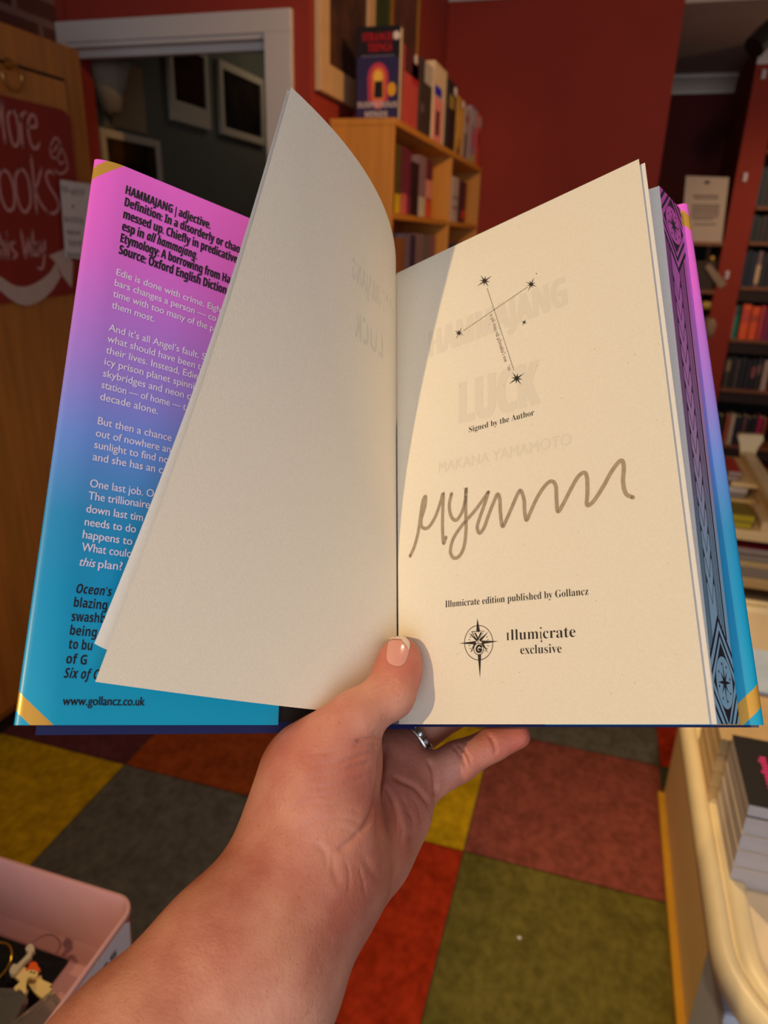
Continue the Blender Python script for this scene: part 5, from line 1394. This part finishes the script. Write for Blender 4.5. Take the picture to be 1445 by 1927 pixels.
# skin folds, pressed in along the surface: (pixel polyline, width px, depth m)
def zp(l): return [(450+a/2.408, 1150+b/2.408) for a, b in l]
folds = [
 (zp([(520, 590), (560, 588), (600, 580), (640, 570), (655, 585)]), 4, .0012), (zp([(500, 605), (560, 612), (620, 600), (650, 598)]), 4, .0005),
 (zp([(440, 690), (520, 665), (600, 640), (645, 632)]), 4, .0004), (zp([(470, 720), (540, 700), (610, 680)]), 4, .0003),
 (zp([(655, 590), (648, 680), (640, 760), (622, 860), (600, 930), (560, 990), (530, 1020)]), 6, .0012),
 (zp([(640, 775), (625, 860), (632, 950), (628, 1040)]), 5, .0007), (zp([(655, 780), (700, 860), (722, 950), (715, 1040)]), 5, .0006),
 (zp([(690, 740), (740, 770), (800, 800), (850, 860), (865, 900)]), 5, .0008), (zp([(710, 900), (740, 990), (730, 1070)]), 5, .0005), (zp([(760, 890), (790, 960), (770, 1050)]), 5, .0004),
 (zp([(850, 660), (880, 720), (890, 790), (885, 850)]), 5, .0009), (zp([(960, 600), (1010, 660), (1030, 715)]), 4, .0005), (zp([(980, 595), (1035, 650), (1050, 700)]), 4, .0004), (zp([(1125, 550), (1155, 600), (1165, 655)]), 4, .0006),
 (zp([(600, 345), (650, 325), (690, 330), (730, 350)]), 4, .00045), (zp([(610, 330), (660, 308), (700, 315), (735, 345)]), 4, .00045), (zp([(640, 355), (680, 345), (720, 362)]), 4, .0004), (zp([(630, 300), (680, 290), (720, 300)]), 3.5, .0003),
 (zp([(560, 990), (500, 1050), (440, 1090)]), 6, .0005), (zp([(370, 955), (450, 935), (520, 950), (570, 975)]), 3.5, .0002), (zp([(380, 1005), (450, 980), (530, 1000)]), 3.5, .0002), (zp([(400, 905), (480, 890), (560, 915)]), 3.5, .0002), (zp([(420, 870), (500, 850), (580, 860)]), 3.5, .0002), (zp([(330, 1040), (390, 1090), (400, 1180)]), 7, .0003),
 (zp([(420, 1090), (430, 1180), (460, 1260)]), 8, .0003), (zp([(560, 1100), (600, 1180), (650, 1250)]), 8, .0003),
 ([(705, 1420), (706, 1380), (718, 1372)], 4, .0004),
 (zp([(300, 650), (400, 640), (500, 622)]), 3, .00016),
 (zp([(330, 700), (430, 690), (560, 655)]), 3, .00016),
 (zp([(300, 760), (420, 740), (590, 705)]), 3, .00016),
 (zp([(320, 800), (450, 790), (600, 745)]), 3, .00016),
 (zp([(300, 840), (440, 830), (600, 800)]), 3, .00016),
 (zp([(340, 880), (460, 872), (590, 840)]), 3, .00016),
 (zp([(655, 800), (668, 880), (672, 960)]), 3, .00016),
 (zp([(690, 820), (702, 900), (700, 1000)]), 3, .00016),
 (zp([(735, 830), (765, 910), (770, 990)]), 3, .00016),
 (zp([(780, 830), (815, 900), (825, 970)]), 3, .00016),
 (zp([(640, 1040), (655, 1110), (640, 1180)]), 3, .00016),
 (zp([(690, 1060), (700, 1120), (690, 1180)]), 3, .00016),
 (zp([(480, 1120), (500, 1200), (490, 1290)]), 3, .00016),
 (zp([(540, 1150), (560, 1220), (570, 1290)]), 3, .00016),
 (zp([(250, 1000), (330, 960), (400, 930)]), 3, .00016),
 (zp([(200, 900), (300, 880), (380, 860)]), 3, .00016),

]
def env(pts, q):
    """folds fade out towards their ends"""
    a, b = np.array(pts[0]), np.array(pts[-1]); d = b-a
    t = np.clip(((q-a)@d)/(d@d+1e-9), 0, 1)
    return np.clip(np.sin(math.pi*np.clip(t, .03, .97))*1.8, 0, 1)
Nn = normals(HV, HF)
pu, pv = CX+FPX*HV[:, 0]/HV[:, 2], CY-FPX*HV[:, 1]/HV[:, 2]
facing = np.clip(-(Nn*HV).sum(1)/np.linalg.norm(HV, axis=1)*3, 0, 1)
disp = np.zeros(len(HV))
for pts, w, dep in folds:
    P = np.array(spline(pts, 4)); best = np.full(len(HV), 1e9)
    bx0, bx1, by0, by1 = P[:, 0].min()-4*w, P[:, 0].max()+4*w, P[:, 1].min()-4*w, P[:, 1].max()+4*w
    ii = np.where((pu > bx0) & (pu < bx1) & (pv > by0) & (pv < by1))[0]
    q = np.stack([pu[ii], pv[ii]], 1); bb = np.full(len(ii), 1e9)
    for a, b in zip(P, P[1:]):
        d = b-a; t = np.clip(((q-a)@d)/(d@d+1e-9), 0, 1); bb = np.minimum(bb, np.linalg.norm(q-a-t[:, None]*d, axis=1))
    disp[ii] = np.minimum(disp[ii], -1.5*dep*np.exp(-(bb/w)**2)*env(pts, q))
HV = HV+Nn*(disp*facing)[:, None]
SK = bpy.data.materials.new('skin'); SK.use_nodes = True
nt = SK.node_tree; b = nt.nodes['Principled BSDF']
b.inputs['Roughness'].default_value = .48; b.inputs['Specular IOR Level'].default_value = .38
b.inputs['Subsurface Weight'].default_value = .12; b.inputs['Subsurface Radius'].default_value = (.010, .004, .002); b.inputs['Subsurface Scale'].default_value = .4
tc = nt.nodes.new('ShaderNodeTexCoord')
def noise(sc_, det=4):
    q = nt.nodes.new('ShaderNodeTexNoise'); q.inputs['Scale'].default_value = sc_; q.inputs['Detail'].default_value = det; nt.links.new(tc.outputs['Object'], q.inputs['Vector']); return q
cr = nt.nodes.new('ShaderNodeValToRGB'); nn_ = noise(34, 6); nt.links.new(nn_.outputs['Fac'], cr.inputs['Fac'])
cr.color_ramp.elements[0].position = .32; cr.color_ramp.elements[1].position = .70
cr.color_ramp.elements[0].color = lin((182, 108, 88)); cr.color_ramp.elements[1].color = lin((222, 160, 134))
fr = nt.nodes.new('ShaderNodeValToRGB'); fn2 = noise(520, 2); nt.links.new(fn2.outputs['Fac'], fr.inputs['Fac'])
fr.color_ramp.elements[0].position = .27; fr.color_ramp.elements[1].position = .37; fr.color_ramp.elements[0].color = (.80, .70, .64, 1); fr.color_ramp.elements[1].color = (1, 1, 1, 1)
mx = nt.nodes.new('ShaderNodeMix'); mx.data_type = 'RGBA'; mx.blend_type = 'MULTIPLY'; mx.inputs['Factor'].default_value = .6
nt.links.new(cr.outputs[0], mx.inputs[6]); nt.links.new(fr.outputs[0], mx.inputs[7])
at = nt.nodes.new('ShaderNodeAttribute'); at.attribute_name = 'flush'
m2 = nt.nodes.new('ShaderNodeMix'); m2.data_type = 'RGBA'; nt.links.new(at.outputs['Fac'], m2.inputs['Factor']); nt.links.new(mx.outputs[2], m2.inputs[6]); m2.inputs[7].default_value = lin((196, 88, 76))
nt.links.new(m2.outputs[2], b.inputs['Base Color'])
n3 = noise(900, 3); n4 = noise(160, 3); ad = nt.nodes.new('ShaderNodeMath'); ad.operation = 'ADD'; nt.links.new(n3.outputs['Fac'], ad.inputs[0]); nt.links.new(n4.outputs['Fac'], ad.inputs[1])
bp = nt.nodes.new('ShaderNodeBump'); bp.inputs['Strength'].default_value = .35; bp.inputs['Distance'].default_value = .0006; nt.links.new(ad.outputs[0], bp.inputs['Height']); nt.links.new(bp.outputs[0], b.inputs['Normal'])
person = thing('person', 'bare left hand and forearm of a person holding the open book, thumb on the pages', 'person', tuple(c2w(C_(448, 1839, .267))))
hand = mesh('left_hand', c2w(HV), HF.tolist(), SK, person, smooth=True)
# redder skin on the fingertips and palm heel
fl = np.zeros(len(HV))
for (u, v, z, r, k) in ((755, 1240, .302, .014, .55), (785, 1270, .31, .012, .5), (975, 1385, .35, .02, .6), (760, 1430, .35, .02, .45), (880, 1440, .345, .015, .35), (700, 1660, .30, .02, .45), (640, 1460, .275, .03, .25), (560, 1400, .28, .02, .3), (770, 1510, .335, .035, .28), (690, 1600, .315, .03, .22)):
    d = np.linalg.norm(HV-C_(u, v, z), axis=1); fl = np.maximum(fl, k*np.exp(-(d/r)**2))
att = hand.data.attributes.new('flush', 'FLOAT', 'POINT'); att.data.foreach_set('value', fl.astype(np.float32))

# thumb nail: curved plate laid on the thumb tip
from mathutils.bvhtree import BVHTree
bvh = BVHTree.FromPolygons([tuple(p) for p in HV], HF.tolist())
def onskin(u, v, lift=0.0):
    d = Vector(((u-CX)/FPX, -(v-CY)/FPX, 1.0)).normalized()
    hit, nrm, _, _ = bvh.ray_cast(Vector((0, 0, 0)), d)
    if hit is None: return None
    if nrm.dot(d) > 0: nrm = -nrm
    return np.array(hit)+np.array(nrm)*lift
nail_px = zp([(668, 205), (676, 150), (690, 118), (722, 110), (752, 120), (772, 145), (768, 185), (752, 232), (728, 250), (698, 247), (676, 232)])
def nail(name, outline, mt, lift, parent):
    o = spline(outline, 3, True); c = np.mean(np.array(o), 0); V, F_ = [], []; K = 5
    for k in range(K+1):
        f = 1-k/(K+.0)
        for q in o:
            p = c+(np.array(q)-c)*max(f, .02); h = onskin(p[0], p[1], lift*(1 if k > 0 else .3))
            if h is None: h = onskin(*(c+(p-c)*.9), lift) 
            if h is None: h = onskin(c[0], c[1], lift)
            V.append(h)
    n = len(o)
    for k in range(K):
        for i in range(n): F_.append([k*n+i, k*n+(i+1) % n, (k+1)*n+(i+1) % n, (k+1)*n+i])
    F_.append([K*n+i for i in range(n)])
    return mesh(name, c2w(np.array(V)), F_, mt, parent, smooth=True)
NAIL = mat('nail', (226, 158, 142), rough=.22, coat=.4, var=.03); NAILW = mat('nail_tip', (234, 206, 186), rough=.25, coat=.3)
tn = nail('thumb_nail', nail_px, NAIL, .00055, hand)
nail('nail_tip', zp([(684, 132), (690, 118), (722, 110), (752, 120), (772, 145), (768, 178), (758, 150), (738, 132), (710, 126)]), NAILW, .0008, tn)

# ring on the ring finger
RC, RA = C_(767, 1401, .3615), C_(778, 1388, .3660)-C_(736, 1428, .3540)
RA /= np.linalg.norm(RA)
e1 = np.cross(RA, [0, 0, 1.0]); e1 /= np.linalg.norm(e1); e2 = np.cross(RA, e1)
RR = .0138
SILV = mat('silver', (190, 184, 176), rough=.25, metal=1.0); GEM = mat('clear_gem', (220, 224, 230), rough=.05, metal=.6)
fr_ = thing('finger_ring', 'silver ring set with small stones, on the finger just under the book', 'ring', tuple(c2w(RC)))
V, F_ = [], []
prof = [(-.0023, .0), (-.0023, .0010), (-.0016, .0015), (.0016, .0015), (.0023, .0010), (.0023, 0)]
N = 48
for k in range(N):
    a = 2*math.pi*k/N; r_ = math.cos(a)*e1+math.sin(a)*e2
    for (ax, rd) in prof: V.append(RC+RA*ax+r_*(RR+rd))
M_ = len(prof)
for k in range(N):
    for j in range(M_): F_.append([k*M_+j, k*M_+(j+1) % M_, ((k+1) % N)*M_+(j+1) % M_, ((k+1) % N)*M_+j])
band = mesh('band', c2w(np.array(V)), F_, SILV, fr_)
for k in range(20):
    a = 2*math.pi*k/20; r_ = math.cos(a)*e1+math.sin(a)*e2; c = RC+r_*(RR+.0014); t_ = np.cross(RA, r_)
    pts = [c+r_*.0011]+[c+(.0015*math.cos(q))*RA+(.0015*math.sin(q))*t_ for q in np.linspace(0, 2*math.pi, 9)[:-1]]
    mesh('stone', c2w(np.array(pts)), [[0, i+1, (i+1) % 8+1] for i in range(8)]+[list(range(8, 0, -1))], GEM, band)
